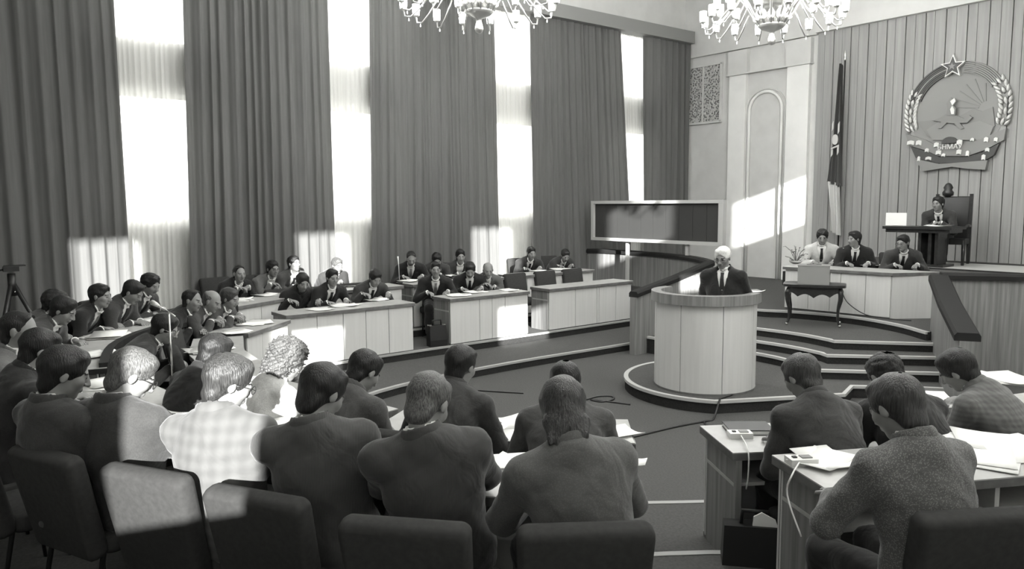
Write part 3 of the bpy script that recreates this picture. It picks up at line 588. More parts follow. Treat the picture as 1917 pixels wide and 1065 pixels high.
# ================================================================== FLAG
fx, fy = aty(1575, 300, 14.35)[0], 14.35; ftop = aty(1575, 95, fy)[2]
fg = thing('flag', (fx, fy, S5), 'furled national flag hanging on a tall pole left of the boarded wall', 'flag')
MB().tube([(fx, fy, S5), (fx, fy, ftop - 0.16)], 0.016, 8).build('pole', 'dark_wood', fg, True)
MB().lathe([(0.012, 0), (0.03, 0.03), (0.012, 0.06), (0.028, 0.10), (0.0, 0.22)], (fx, fy, ftop - 0.2), 10).build('finial', 'brass', fg, True)
MB().lathe([(0.16, 0), (0.16, 0.02), (0.04, 0.06), (0.025, 0.12)], (fx, fy, S5), 14).build('base', 'dark_wood', fg, True)
def flag_part(z0, z1, mat, w0, w1, sh0, sh1):
    n, rows = 26, 12; V = []; F = []
    for j in range(rows + 1):
        t = j / rows; z = z0 + (z1 - z0) * t; w = w0 + (w1 - w0) * t
        for i in range(n + 1):
            s = i / n; V.append((fx - 0.02 + (sh0 + (sh1 - sh0) * t) + (s - 0.75) * w + 0.012 * math.sin(9 * s + 3 * t), fy - 0.03 + 0.045 * math.sin(s * 15 + 2 * t) - 0.03, z - 0.10 * s * (1 if t < 0.3 else 0.6)))
    for j in range(rows):
        for i in range(n): q = j * (n + 1) + i; F.append((q, q + 1, q + n + 2, q + n + 1))
    MB().add(V, F).build('cloth', mat, fg, True)
zz = [aty(1570, v, fy)[2] for v in (432, 340, 300, 215, 120)]
flag_part(zz[1], zz[4] , 'flag_dark', 0.30, 0.05, 0.0, 0.0); flag_part(zz[0], zz[1] + 0.02, 'flag_light', 0.20, 0.30, 0.03, 0.0)
so = MB(); zc = aty(1570, 262, fy)[2]; xf = fx - 0.06
so.slab_xz([(xf + 0.06 * math.cos(a), zc + 0.10 * math.sin(a)) for a in np.linspace(0, 2 * PI, 18, endpoint=False)], fy - 0.16, fy - 0.14)
for dx, dz, w, h in ((-0.06, 0.26, 0.03, 0.20), (0.06, 0.22, 0.03, 0.24), (-0.06, -0.24, 0.03, 0.18), (0.06, -0.20, 0.03, 0.20)): so.slab_xz([(xf + dx - w / 2, zc + dz - h / 2), (xf + dx + w / 2, zc + dz - h / 2 + 0.05), (xf + dx + w / 2, zc + dz + h / 2), (xf + dx - w / 2, zc + dz + h / 2 - 0.05)], fy - 0.15, fy - 0.13)
so.slab_xz([(xf - 0.08, zc - 0.16), (xf + 0.08, zc - 0.10), (xf + 0.08, zc - 0.13), (xf - 0.08, zc - 0.19)], fy - 0.16, fy - 0.14)
so.build('device', 'flag_light', fg)

# ================================================================== STATE EMBLEM
ec = aty(1789, 208, YF - 0.1); ER = 0.86; EX, EZ, EY = ec[0], ec[2], YF - 0.09
em = thing('state_emblem', (EX, YF - 0.06, EZ - 1.0), 'large round relief emblem with star, wheat wreath, rider and ribbon on the boarded wall', 'emblem')
def px(u, v): p = aty(u, v, YF - 0.1); return (p[0], p[2])
def circ(r, a0, a1, n, sx=0.97): return [(EX + r * sx * math.cos(math.radians(a)), EZ + r * math.sin(math.radians(a))) for a in np.linspace(a0, a1, n)]
def S(pts, y0, y1, name, mat): return MB().slab_xz(pts, EY + y0, EY + y1).build(name, mat, em)
S(circ(0.80, 0, 360, 65)[:-1], 0.03, 0.07, 'field', 'emb_field')
def band(r0, r1, a0, a1, y0, y1, name, mat):
    o, i = circ(r1, a0, a1, 26), circ(r0, a0, a1, 26); L = [[(p[0], EY + y0, p[1]), (q[0], EY + y0, q[1]), (q[0], EY + y1, q[1]), (p[0], EY + y1, p[1])] for p, q in zip(o, i)]
    return MB().loops(L).build(name, mat, em)
for k in range(7): band(0.66 + 0.03 * k, 0.684 + 0.03 * k, 98, 160, -0.01 - 0.002 * k, 0.05, 'wreath_stalk', 'emb_dark' if k != 3 else 'emb_mid')
for k in range(7): band(0.66 + 0.03 * k, 0.682 + 0.03 * k, 32, 82, -0.01 - 0.002 * k, 0.05, 'wreath_stalk', 'emb_mid')
def grain(a, r, tilt, side):
    t = math.radians(a); c = (EX + 0.97 * r * math.cos(t), EZ + r * math.sin(t)); d = t + math.radians(90 if side > 0 else -90) + math.radians(tilt)
    u = (math.cos(d), math.sin(d)); w = (-u[1], u[0]); L = []
    for s, h, y in ((-0.062, 0.004, 0.02), (-0.03, 0.03, -0.03), (0.012, 0.032, -0.04), (0.045, 0.018, -0.03), (0.07, 0.003, 0.0)):
        L.append([(c[0] + u[0] * s + w[0] * h * q, EY + (y if ab else 0.02), c[1] + u[1] * s + w[1] * h * q) for q, ab in ((1, 0), (0.35, 1), (-0.35, 1), (-1, 0))])
    MB().loops(L).build('wheat_grain', 'gold', em, True)
for k in range(9):
    for rr_, tl in ((0.72, 25), (0.80, 0), (0.875, -25)):
        if rr_ == 0.80 and k % 2: continue
        grain(-18 + k * 6.4, rr_, tl, 1); grain(198 - k * 5.6, rr_, -tl, -1)
def star(cx, cz, r, rin=0.42): return [(cx + (r if i % 2 == 0 else r * rin) * math.cos(math.radians(90 + 36 * i)), cz + (r if i % 2 == 0 else r * rin) * math.sin(math.radians(90 + 36 * i))) for i in range(10)]
sx_, sz_ = px(1786, 125)
S(star(sx_, sz_, 0.215), -0.07, 0.0, 'star_rim', 'gold'); S(star(sx_, sz_, 0.165), -0.09, -0.05, 'star', 'emb_dark'); S(star(sx_, sz_, 0.07), -0.10, -0.08, 'star_core', 'emb_mid')
hx, hz = px(1845, 202)
for a in (95, 112, 128, 143, 158, 172):
    d = (math.cos(math.radians(a)), math.sin(math.radians(a))); n_ = (-d[1], d[0]); l = 0.55 if a > 100 else 0.42
    S([(hx + d[0] * 0.12 + n_[0] * 0.004, hz + d[1] * 0.12 + n_[1] * 0.004), (hx + d[0] * l + n_[0] * 0.012, hz + d[1] * l + n_[1] * 0.012), (hx + d[0] * l - n_[0] * 0.012, hz + d[1] * l - n_[1] * 0.012), (hx + d[0] * 0.12 - n_[0] * 0.004, hz + d[1] * 0.12 - n_[1] * 0.004)], 0.015, 0.03, 'sun_ray', 'emb_mid')
S([px(*p) for p in ((1716, 228), (1745, 225), (1765, 232), (1800, 215), (1822, 203), (1838, 208), (1858, 200), (1862, 235), (1845, 255), (1790, 262), (1735, 255))], 0.0, 0.03, 'mountains', 'emb_mid')
S([px(*p) for p in ((1735, 243), (1757, 228), (1790, 236), (1835, 226), (1860, 236), (1850, 262), (1745, 262))], -0.015, 0.01, 'steppe', 'emb_field')
S([px(*p) for p in ((1748, 226), (1762, 220), (1772, 214), (1790, 216), (1806, 222), (1816, 216), (1822, 220), (1812, 230), (1798, 230), (1806, 240), (1800, 242), (1788, 231), (1774, 230), (1764, 240), (1758, 240), (1764, 228))], -0.05, 0.0, 'horse', 'emb_mid')
S([px(*p) for p in ((1774, 216), (1776, 204), (1774, 194), (1782, 183), (1788, 186), (1786, 196), (1792, 203), (1790, 217))], -0.07, -0.01, 'rider', 'emb_mid'); S([px(*p) for p in ((1784, 214), (1782, 205), (1786, 198), (1790, 206), (1789, 214))], -0.085, -0.05, 'robe', 'gold'); S([px(*p) for p in ((1782, 190), (1790, 184), (1792, 190), (1786, 198))], -0.085, -0.05, 'rider_head', 'gold')
# ribbon in three folded courses with the letters
for pts, y, m in ((((1696, 250), (1733, 262), (1755, 273), (1815, 268), (1850, 255), (1884, 240), (1880, 262), (1846, 280), (1812, 292), (1757, 292), (1735, 282), (1702, 272)), -0.03, 'emb_mid'),
                  (((1706, 274), (1738, 284), (1760, 294), (1812, 294), (1845, 284), (1872, 268), (1862, 290), (1842, 302), (1800, 304), (1760, 306), (1716, 296)), -0.045, 'emb_dark'),
                  (((1716, 297), (1760, 307), (1800, 304), (1850, 300), (1846, 318), (1810, 316), (1784, 312), (1728, 321)), -0.055, 'emb_mid')):
    S([px(*p) for p in pts], y, 0.05, 'ribbon', m)
for u, v, w, h in ((1707, 268, 12, 7), (1722, 268, 9, 8), (1755, 272, 8, 8), (1798, 267, 9, 8), (1759, 286, 9, 7), (1797, 285, 8, 8), (1813, 288, 5, 9), (1848, 262, 7, 8), (1843, 295, 6, 9), (1740, 297, 10, 5), (1722, 298, 4, 8), (1768, 291, 6, 5), (1737, 282, 6, 6), (1850, 281, 7, 6), (1822, 262, 6, 5), (1866, 262, 6, 7)):
    S([px(u - w / 2 - 1, v + h / 2), px(u, v + h / 2 - 1.5), px(u + w / 2, v + h / 2 + 0.5), px(u + w / 2 + 1, v - h / 2), px(u, v - h / 2 - 1.5), px(u - w / 2, v - h / 2 + 0.5)], -0.062, -0.03, 'fold_glint', 'gold')  # bright plates painting the highlights on the ribbon folds
S([(px(1779, 268)[0] + 0.13 * math.cos(a), px(1779, 268)[1] + 0.11 * math.sin(a)) for a in np.linspace(0, PI, 12)], -0.06, 0.0, 'gear', 'emb_dark')
tc_ = bpy.data.curves.new('letters', 'FONT'); tc_.body = '\u0411\u041d\u041c\u0410\u0423'; tc_.size = 0.115; tc_.extrude = 0.006; tc_.align_x = 'CENTER'
to_ = bpy.data.objects.new('letters', tc_); COL.objects.link(to_)
tme = bpy.data.meshes.new_from_object(to_.evaluated_get(bpy.context.evaluated_depsgraph_get())); bpy.data.objects.remove(to_)
tme.materials.append(M['gold']); lt = bpy.data.objects.new('letters', tme); COL.objects.link(lt); lt.parent = em; lp_ = px(1781, 279)
lt.rotation_euler = (PI / 2, 0, 0); lt.location = (lp_[0] - EX, EY - 0.085 - (YF - 0.06), lp_[1] - (EZ - 1.0))

# ================================================================== CHANDELIERS
def chandelier(u, v, dia, label, at=None):
    p = at or atz(u, v, 4.5); x, y, z = p; r = thing('chandelier', (x, y, z), label, 'chandelier', 'lit chandeliers of the hall'); R = dia / 2
    MB().lathe([(0.0, 0.0), (0.045, 0.02), (0.06, 0.06), (0.05, 0.10), (0.035, 0.15), (0.04, 0.19), (0.16, 0.24), (0.20, 0.28), (0.19, 0.30), (0.05, 0.30)], (x, y, z), 20).build('finial_bowl', 'brass', r, True)
    MB().tube([(x, y, z + 0.3), (x, y, ZC)], 0.025, 10).build('stem', 'brass', r, True)
    MB().lathe([(0.30, 0.55), (0.42, 0.72), (0.46, 0.74), (0.44, 0.76), (0.28, 0.58)], (x, y, z), 24).build('collar', 'brass', r, True)
    for k in range(12):
        a = 2 * PI * k / 12; c, s = math.cos(a), math.sin(a); P = lambda rr, zz: (x + c * rr, y + s * rr, z + zz)
        MB().tube([P(0.18, 0.28), P(0.25, 0.38), P(0.36, 0.58), P(0.52, 0.78), P(0.66, 0.92)], [0.016, 0.018, 0.016, 0.014, 0.01], 6).build('rib', 'brass', r, True)
        for q in (0.0,): MB().lathe([(0.004, 0), (0.05, 0.03), (0.055, 0.09), (0.02, 0.15), (0.004, 0.16)], P(0.215, 0.33), 8).build('crystal_petal', 'crystal', r, True)
    sh = None
    for ring, n, rr, zz in ((0, 16, R, 0.34), (1, 12, R * 0.80, 0.52)):
        for k in range(n):
            a = 2 * PI * (k + 0.5 * ring) / n; c, s = math.cos(a), math.sin(a); P = lambda q, h: (x + c * q, y + s * q, z + h)
            MB().tube([P(rr * 0.62, zz + 0.22), P(rr * 0.78, zz + 0.02), P(rr * 0.90, zz - 0.09), P(rr * 0.985, zz - 0.08), P(rr, zz)], 0.011, 6).build('arm', 'brass', r, True)
            cup = MB().lathe([(0.012, -0.005), (0.038, 0.01), (0.045, 0.02), (0.02, 0.022)], P(rr, zz), 10).build('cup', 'brass', r, True)
            if sh is None: sh = MB().lathe([(0.045, 0.0), (0.052, 0.07), (0.050, 0.15), (0.03, 0.152)], (0, 0, 0), 12).build('lamp_shade', 'shade', r, True, True); o = sh
            else: o = sh.copy(); COL.objects.link(o)
            q = P(rr, zz + 0.02); o.location = (q[0] - x, q[1] - y, q[2] - z)
            MB().lathe([(0.0, -0.07), (0.012, -0.055), (0.003, -0.02)], P(rr * 0.93, zz - 0.08), 6).build('crystal_drop', 'crystal', r, True)
            if ring == 0 and k % 2 == 0:
                l = bpy.data.lights.new('bulb', 'POINT'); l.energy = LAMP_W; l.shadow_soft_size = 0.06; l.color = (1, 1, 0.98); lo = bpy.data.objects.new('bulb', l); COL.objects.link(lo)
                lo.parent = r; lo.location = (c * (rr + 0.0), s * (rr + 0.0), zz + 0.27)
    return r
chandelier(897, 63, 2.05, 'brass chandelier with lit candle shades hanging before the dark curtains')
chandelier(1444, 85, 1.95, 'brass chandelier with lit candle shades hanging before the white plaster wall')
chandelier(0, 0, 2.0, 'added fill-light brass chandelier with lit candle shades above the open carpet', (-3.4, 3.8, 4.5)); chandelier(0, 0, 2.0, 'added fill-light brass chandelier with lit candle shades above the right-hand desks', (-1.6, 7.6, 4.5))  # two unseen chandeliers added as fill for desk fronts and lectern

# ================================================================== CHAIRS, STANDS AND SMALL THINGS
def make_chair():
    r = thing('upholstered_chair', (0, 0, 0), 'x', 'chair')
    b = MB().loops(rslab(0.43, 0.46, 0.50, 0.095, 0.034, 0.02)).build('backrest', 'chair', r, True, True); b.location = (0, -0.22, 0.36); b.rotation_euler = (math.radians(12), 0, 0)
    s = [[(x, z, y) for x, y, z in l] for l in rslab(0.44, 0.47, 0.44, 0.085, 0.05)]
    o = MB().loops([l[::-1] for l in s]).build('seat', 'chair', r, True, True); o.location = (0, -0.20, 0.405)
    for sx in (-1, 1):
        MB().tube([(sx * 0.19, 0.17, 0.38), (sx * 0.20, 0.20, 0.0)], [0.013, 0.010], 8).build('leg', 'leg', r, True, True)
        MB().tube([(sx * 0.19, -0.31, 0.80), (sx * 0.19, -0.245, 0.46), (sx * 0.19, -0.20, 0.38), (sx * 0.20, -0.28, 0.0)], [0.010, 0.012, 0.013, 0.010], 8).build('leg', 'leg', r, True, True)
    MB().tube([(-0.19, 0.17, 0.37), (0.19, 0.17, 0.37)], 0.009, 6).build('stretcher', 'leg', r, True, True)
    return r
CH0 = make_chair(); CH_USED = [False]
def chair(x, y, z, ang, label, group='upholstered chairs at the desks'):
    c = CH0 if not CH_USED[0] else copy_tree(CH0); CH_USED[0] = True
    c.location = (x, y, z); c.rotation_euler = (0, 0, math.radians(ang - 90)); tag(c, label, 'chair', group); return c
def papers(u, v, z, n, label, w=0.30, h=0.21, rot=None, fan=12, name='papers', mat='paper'):
    p = atz(u, v, z); r = thing(name, (p[0], p[1], z), label, 'papers'); rnd = random.Random(int(u * 7 + v))
    for k in range(n):
        a = math.radians((rot if rot is not None else rnd.uniform(0, 180)) + rnd.uniform(-fan, fan)); m = 6; V = []; F = []; dx, dy = rnd.uniform(-.04, .04), rnd.uniform(-.03, .03); cv = rnd.uniform(0.0, 0.02)
        for zo in (0.0, 0.0025):
            for i in range(m + 1):
                s = i / m - 0.5
                for tt in (-0.5, 0.5): X, Y = s * w + dx, tt * h + dy; V.append((X * math.cos(a) - Y * math.sin(a), X * math.sin(a) + Y * math.cos(a), 0.002 + 0.004 * k + zo + cv * 4 * s * s))
        q = 2 * (m + 1)
        for i in range(m): F += [(2 * i, 2 * i + 1, 2 * i + 3, 2 * i + 2), (q + 2 * i, q + 2 * i + 2, q + 2 * i + 3, q + 2 * i + 1), (2 * i, 2 * i + 2, q + 2 * i + 2, q + 2 * i), (2 * i + 1, q + 2 * i + 1, q + 2 * i + 3, 2 * i + 3)]
        F += [(0, q, q + 1, 1), (2 * m, 2 * m + 1, q + 2 * m + 1, q + 2 * m)]
        MB().add(V, F).build('sheet', mat, r, True, True)
    return r
ZI, ZO_ = T2 + DESK, T3 + DESK
for a in ((645, 572, ZI, 2, 'loose white sheets on the desk before the man holding up papers', 0.36, 0.26), (600, 580, ZI, 2, 'sheets under the hands of the young man in black at the sunlit desk'), (705, 562, ZI, 2, 'sheets on the right end of the sunlit desk'),
          (855, 553, ZI, 2, 'sheets before the man in the striped tie', 0.36, 0.24), (890, 548, ZI, 2, 'sheets under the writing man with bowed head at the middle desk'), (955, 544, ZI, 2, 'sheets on the right end of the middle desk'),
          (480, 605, ZI, 3, 'open white documents at the bend desk before the chin-resting man', 0.4, 0.3), (440, 622, ZI, 2, 'sheets at the near end of the bend desk'), (385, 655, ZI, 3, 'open printed documents before the bespectacled man by the microphone', 0.42, 0.30),
          (1008, 508, ZO_, 2, 'sheets before the upright man at the far outer desk'), (1050, 505, ZO_, 2, 'sheets under the writing man at the far outer desk', 0.40, 0.24), (765, 527, ZO_, 2, 'sheets before the grey-haired man at the middle outer desk'), (855, 517, ZO_, 1, 'sheet before the man at the right of the middle outer desk'),
          (450, 562, ZO_, 3, 'white documents on the outer desk before the leftmost chin-resting man', 0.36, 0.25), (500, 553, ZO_, 2, 'white documents on the outer desk before the bespectacled chin-resting man'), (655, 536, ZO_, 2, 'sheets on the outer desk beside the sunlit man'),
          (200, 630, ZO_, 3, 'open documents before the man writing at the curved desk', 0.4, 0.3), (280, 600, ZO_, 3, 'documents at the far end of the curved desk', 0.38, 0.28), (180, 665, ZO_, 2, 'small sheets at the near end of the curved desk'),
          (190, 722, ZO_, 2, 'sheet beside the dark-suited man in the left foreground'), (330, 775, ZO_, 2, 'sheets beyond the half-sunlit man', 0.36, 0.24), (505, 800, ZO_, 2, 'crumpled sunlit sheets beside the pale coat'),
          (935, 795, ZI, 2, 'upright leaning sheets before the young man writing'), (958, 812, ZI, 2, 'sheet under the writing hand at the centre desk', 0.26, 0.2), (1140, 815, ZI, 2, 'sheet to the right of the woman with shoulder-length hair', 0.2, 0.28),
          (720, 845, ZO_, 2, 'sheet between the two pinstripe backs', 0.2, 0.28), (948, 875, ZO_, 2, 'sheet beside the elbow of the woman in the grey jacket', 0.2, 0.28), (1185, 868, ZO_, 1, 'small note at the right end of the centre desk', 0.08, 0.10),
          (1545, 862, ZO_, 2, 'sheet under the arm of the tweed jacket'), (1830, 845, ZO_, 3, 'large open document at the right of the tweed jacket', 0.5, 0.36), (1890, 835, ZO_, 2, 'printed sheets at the right edge of the near desk', 0.45, 0.34), (1575, 775, ZI, 2, 'sheets between the dark-suited man and the bowed man at right'),
          (1750, 745, ZI, 2, 'sheets before the man in the checked jacket'), (1890, 712, ZI, 3, 'loose pile of white papers at the right edge', 0.4, 0.3),
          (1640, 497, S5 + 0.66, 3, 'white sheets along the secretaries table before the bespectacled man', 0.5, 0.2), (1575, 494, S5 + 0.66, 2, 'sheets before the turned secretary in black', 0.3, 0.2)):
    papers(*a)
papers(*PXY(-5.35, 12.98, DAIS + 0.66), DAIS + 0.66, 2, 'sheets under the chairman hands', 0.34, 0.22, 0)
papers(1411, 546, S1 + PH, 1, 'sheet lying on the right rim of the lectern', 0.2, 0.12, 20)
# dark book, control boxes, bag, briefcases
def box_thing(name, p, d, rz, parts, label, cat):
    r = thing(name, p, label, cat, None, rz)
    for nm, c, s, m in parts: MB().box(c, s).build(nm, m, r, False, True)
    return r
p = atz(1400, 806, ZI); box_thing('book', (p[0], p[1], ZI), 0, math.radians(50), (('cover', (0, 0, 0.0275), (0.26, 0.19, 0.006), 'black'), ('pages', (0, 0, 0.014), (0.25, 0.18, 0.022), 'paper'), ('back_cover', (0, 0, 0.0015), (0.26, 0.19, 0.003), 'black')), 'dark hardback book lying on the desk right of the aisle', 'book')
def control_box(u, v, z, rz, label, drop):
    p = atz(u, v, z); r = box_thing('control_box', (p[0], p[1], z), 0, rz, (('case', (0, 0, 0.016), (0.13, 0.08, 0.032), 'white_plastic'), ('socket', (0.02, 0, 0.034), (0.05, 0.04, 0.006), 'grey_box'), ('button', (-0.035, 0, 0.035), (0.02, 0.02, 0.006), 'black')), label, 'control box')
    return p
p = control_box(1385, 818, ZI, 0.9, 'small clear control box on the desk beside the dark book', 0.2); q = atz(1395, 842, ZI)
def cord(pts, rr, mat, label, name='cord'):
    return tag(MB().tube(smooth3(pts), rr, 6).build(name, mat, None, True), label, 'cable')
def smooth3(P, n=5):
    out = []
    for i in range(len(P) - 1):
        p0, p1, p2, p3 = P[max(i - 1, 0)], P[i], P[i + 1], P[min(i + 2, len(P) - 1)]
        for k in range(n):
            t = k / n; out.append(tuple(0.5 * ((2 * p1[d]) + (-p0[d] + p2[d]) * t + (2 * p0[d] - 5 * p1[d] + 4 * p2[d] - p3[d]) * t * t + (-p0[d] + 3 * p1[d] - 3 * p2[d] + p3[d]) * t ** 3) for d in (0, 1, 2)))
    return out + [tuple(P[-1])]
qq = atz(1400, 846, ZI); cord([(p[0], p[1], ZI + 0.02), (qq[0], qq[1], ZI + 0.012), (qq[0] + 0.02, qq[1] - 0.02, ZI - 0.10), (qq[0] + 0.01, qq[1] - 0.02, ZI - 0.20)], 0.004, 'cord_white', 'thin white cord hanging from the desk right of the aisle')
p = control_box(1500, 868, ZO_, 1.0, 'white control box on the near corner of the tweed man desk', 0.2); e0 = atz(1483, 893, ZO_)
cord([(p[0], p[1], ZO_ + 0.02), (e0[0], e0[1], ZO_ + 0.012), (e0[0] - 0.01, e0[1] - 0.02, ZO_ - 0.08), (e0[0] + 0.10, e0[1] - 0.08, ZO_ - 0.22)], 0.004, 'cord_white', 'white cord hanging down the end of the tweed man desk')
def briefcase(x, y, z, ang, w, h, label, open_=False, metal=False):
    r = thing('briefcase', (x, y, z), label, 'bag', None, math.radians(ang))
    MB().loops([[(sx * w / 2 * k, sy * t, zz) for sx, sy in ((-1, -1), (1, -1), (1, 1), (-1, 1))] for zz, k, t in ((0, 1, 0.07), (h * 0.3, 1.0, 0.075), (h, 0.94, 0.05))]).build('body', 'black', r, False, True)
    MB().tube([(-0.07, 0, h), (-0.065, 0, h + 0.07), (0.065, 0, h + 0.07), (0.07, 0, h)], 0.011, 8).build('handle', 'black', r, True, True)
    if metal:
        for sx in (-0.11, 0.11): MB().box((sx, 0, h + 0.008), (0.05, 0.04, 0.02)).build('clasp', 'chrome', r, False, True)
    if open_: MB().slab_xz([(-0.02, h - 0.05), (0.13, h - 0.05), (0.10, h + 0.04), (0.03, h + 0.075), (-0.01, h + 0.05)], -0.03, -0.02).build('papers_inside', 'paper', r, False, True)
    return r
p = atz(1400, 1085, T2); briefcase(-2.24, 3.40, T2, 40, 0.34, 0.33, 'black briefcase with white papers sticking out beside the desk end', True)
p = atz(818, 647, T2); briefcase(p[0], p[1], T2, 80, 0.26, 0.30, 'black case with metal clasps standing at the left end of the middle inner desk', False, True)
p = atz(1885, 935, T3 + 0.55); box_thing('handbag', (-1.12, 3.45, T3 + 0.49), 0, 0.5, (('body', (0, 0, 0.05), (0.20, 0.10, 0.10), 'black'), ('flap', (0, -0.052, 0.07), (0.16, 0.006, 0.05), 'black')), 'black handbag on the desk shelf at the right edge', 'bag')
# microphones
def mic_stand(x, y, z, h, label, boom=None):
    r = thing('microphone_stand', (x, y, z), label, 'microphone stand')
    MB().lathe([(0.13, 0), (0.13, 0.012), (0.03, 0.03), (0.012, 0.04)], (x, y, z), 16).build('base', 'leg', r, True)
    MB().tube([(x, y, z + 0.03), (x, y, z + h * 0.55)], 0.011, 8).build('tube', 'leg', r, True); MB().tube([(x, y, z + h * 0.55), (x, y, z + h)], 0.007, 8).build('inner_tube', 'chrome', r, True)
    MB().tube([(x, y, z + h * 0.53), (x, y, z + h * 0.58)], 0.016, 8).build('clutch', 'leg', r, True)
    if boom:
        bx_, by_, bz_ = boom; MB().tube([(x + (x - bx_) * 0.6, y + (y - by_) * 0.6, z + h - 0.02), (x, y, z + h), (bx_, by_, bz_)], 0.006, 6).build('boom', 'chrome', r, True)
        d = Vector((bx_ - x, by_ - y, bz_ - z - h)).normalized(); e = Vector(boom) + d * 0.13; MB().tube([boom, tuple(Vector(boom) + d * 0.05), tuple(e)], [0.012, 0.017, 0.02], 8).build('microphone', 'white_plastic', r, True)
    else: MB().tube([(x, y, z + h), (x - 0.02, y + 0.01, z + h + 0.10)], [0.012, 0.02], 8).build('microphone', 'black', r, True)
    return r
q = atx(322, 690, -5.75); b_ = atx(297, 573, -5.95); mic_stand(q[0], q[1], T2, atx(318, 584, -5.75)[2] - T2, 'tall microphone stand with boom among the people at the left', tuple(b_))
q = (-1.75, 5.55); mic_stand(-1.63, 5.45, T2, 1.18, 'slim microphone stand at the right edge before the panelled parapet')
def desk_mic(u, v, z, label, h=0.22, lean=(0.03, -0.04)):
    p = atz(u, v, z); r = thing('desk_microphone', (p[0], p[1], z), label, 'microphone')
    MB().lathe([(0.05, 0), (0.05, 0.015), (0.02, 0.025)], (p[0], p[1], z), 12).build('base', 'leg', r, True)
    MB().tube([(p[0], p[1], z + 0.02), (p[0] + lean[0] * 0.4, p[1] + lean[1] * 0.4, z + h * 0.7), (p[0] + lean[0], p[1] + lean[1], z + h)], [0.005, 0.005, 0.013], 8).build('gooseneck', 'white_plastic', r, True)
desk_mic(1577, 497, S5 + 0.66, 'white gooseneck microphone before the turned secretary', 0.28); desk_mic(1672, 497, S5 + 0.66, 'small microphone before the bespectacled secretary', 0.18)
desk_mic(748, 530, ZO_, 'tall gooseneck microphone before the grey-haired man at the middle outer desk', 0.42, (0.0, -0.02)); desk_mic(*PXY(-6.05, 13.05, DAIS + 0.66), DAIS + 0.66, 'microphone hanging at the left end of the chairman desk', 0.10)
# small loudspeaker at the table end
q = P0 - ux * 0.06 + e_ * 0.2
box_thing('loudspeaker', (q.x, q.y, S5 + 0.35), 0, math.atan2(ux.y, ux.x), (('cabinet', (0, 0, 0.11), (0.10, 0.14, 0.22), 'black'), ('grille_cloth', (0, -0.072, 0.11), (0.08, 0.006, 0.19), 'seam')), 'small black loudspeaker fixed to the left end of the secretaries table', 'loudspeaker')
# flower arrangement on the secretaries table
p = atz(1490, 494, S5 + 0.66); pf = thing('flower_bowl', (p[0], p[1], S5 + 0.66), 'low bowl of sprigs and leaves at the left end of the secretaries table', 'flowers')
MB().lathe([(0.05, 0), (0.10, 0.03), (0.11, 0.06), (0.09, 0.05)], (p[0], p[1], S5 + 0.66), 14).build('bowl', 'pot', pf, True)
rn = random.Random(5)
for k in range(15):
    a = rn.uniform(0, 2 * PI); l = rn.uniform(0.10, 0.26); h = rn.uniform(0.05, 0.30); tip = (p[0] + math.cos(a) * l * 0.8, p[1] + math.sin(a) * l * 0.8, S5 + 0.70 + h)
    MB().tube([(p[0], p[1], S5 + 0.68), ((p[0] + tip[0]) / 2, (p[1] + tip[1]) / 2, S5 + 0.70 + h * 0.7), tip], 0.004, 5).build('stem', 'stem', pf)
    for j in range(3):
        c = Vector((p[0], p[1], S5 + 0.68)).lerp(Vector(tip), 0.55 + 0.22 * j); b = rn.uniform(0, 2 * PI); s = rn.uniform(0.025, 0.045); u_ = Vector((math.cos(b), math.sin(b), rn.uniform(-.3, .5))) * s; w_ = Vector((-math.sin(b), math.cos(b), 0.3)) * s * 0.45
        MB().add([tuple(c), tuple(c + u_ * 0.5 + w_), tuple(c + u_), tuple(c + u_ * 0.5 - w_)], [(0, 1, 2, 3)]).build('leaf', 'leaf' if (k + j) % 4 else 'flower', pf)
# floor cables
def fl_(u, v, z=0.0): q = atz(u, v, z + 0.008); return tuple(q)
cord([fl_(1406, 718, S1), fl_(1380, 735, S1), fl_(1350, 746, S1), (fl_(1347, 750, S1)[0], fl_(1347, 750, S1)[1] , S1 - 0.02)[0:2] + (S1 + 0.01,), fl_(1335, 785), fl_(1318, 789), fl_(1260, 800), fl_(1165, 823)], 0.011, 'leg', 'black cable running from the lectern across the carpet')
cord([fl_(1318, 789), fl_(1322, 797), fl_(1328, 806)], 0.011, 'leg', 'short black cable branching towards the desk right of the aisle')
cord([fl_(1098, 748), fl_(1120, 742), fl_(1145, 742), fl_(1148, 748), fl_(1125, 752), fl_(1108, 748), fl_(1180, 757)], 0.010, 'leg', 'dark cable loop lying on the open carpet')
cord([fl_(895, 731), fl_(980, 736)], 0.009, 'leg', 'thin dark cable lying on the carpet by the lowest tier')
cord([tuple(P1 + (P0 - P1) * 0.42 - e_ * 0.03) + (S5 + 0.32,), tuple(P1 + (P0 - P1) * 0.36 - e_ * 0.05) + (S5 + 0.18,), tuple(P1 + (P0 - P1) * 0.2 - e_ * 0.06) + (S5 + 0.04,), tuple(P1 - e_ * 0.06) + (S5 + 0.012,), tuple(P1 + ux * 0.3 - e_ * 0.02) + (S5 + 0.012,)], 0.007, 'leg', 'black cable drooping down the front of the secretaries table')
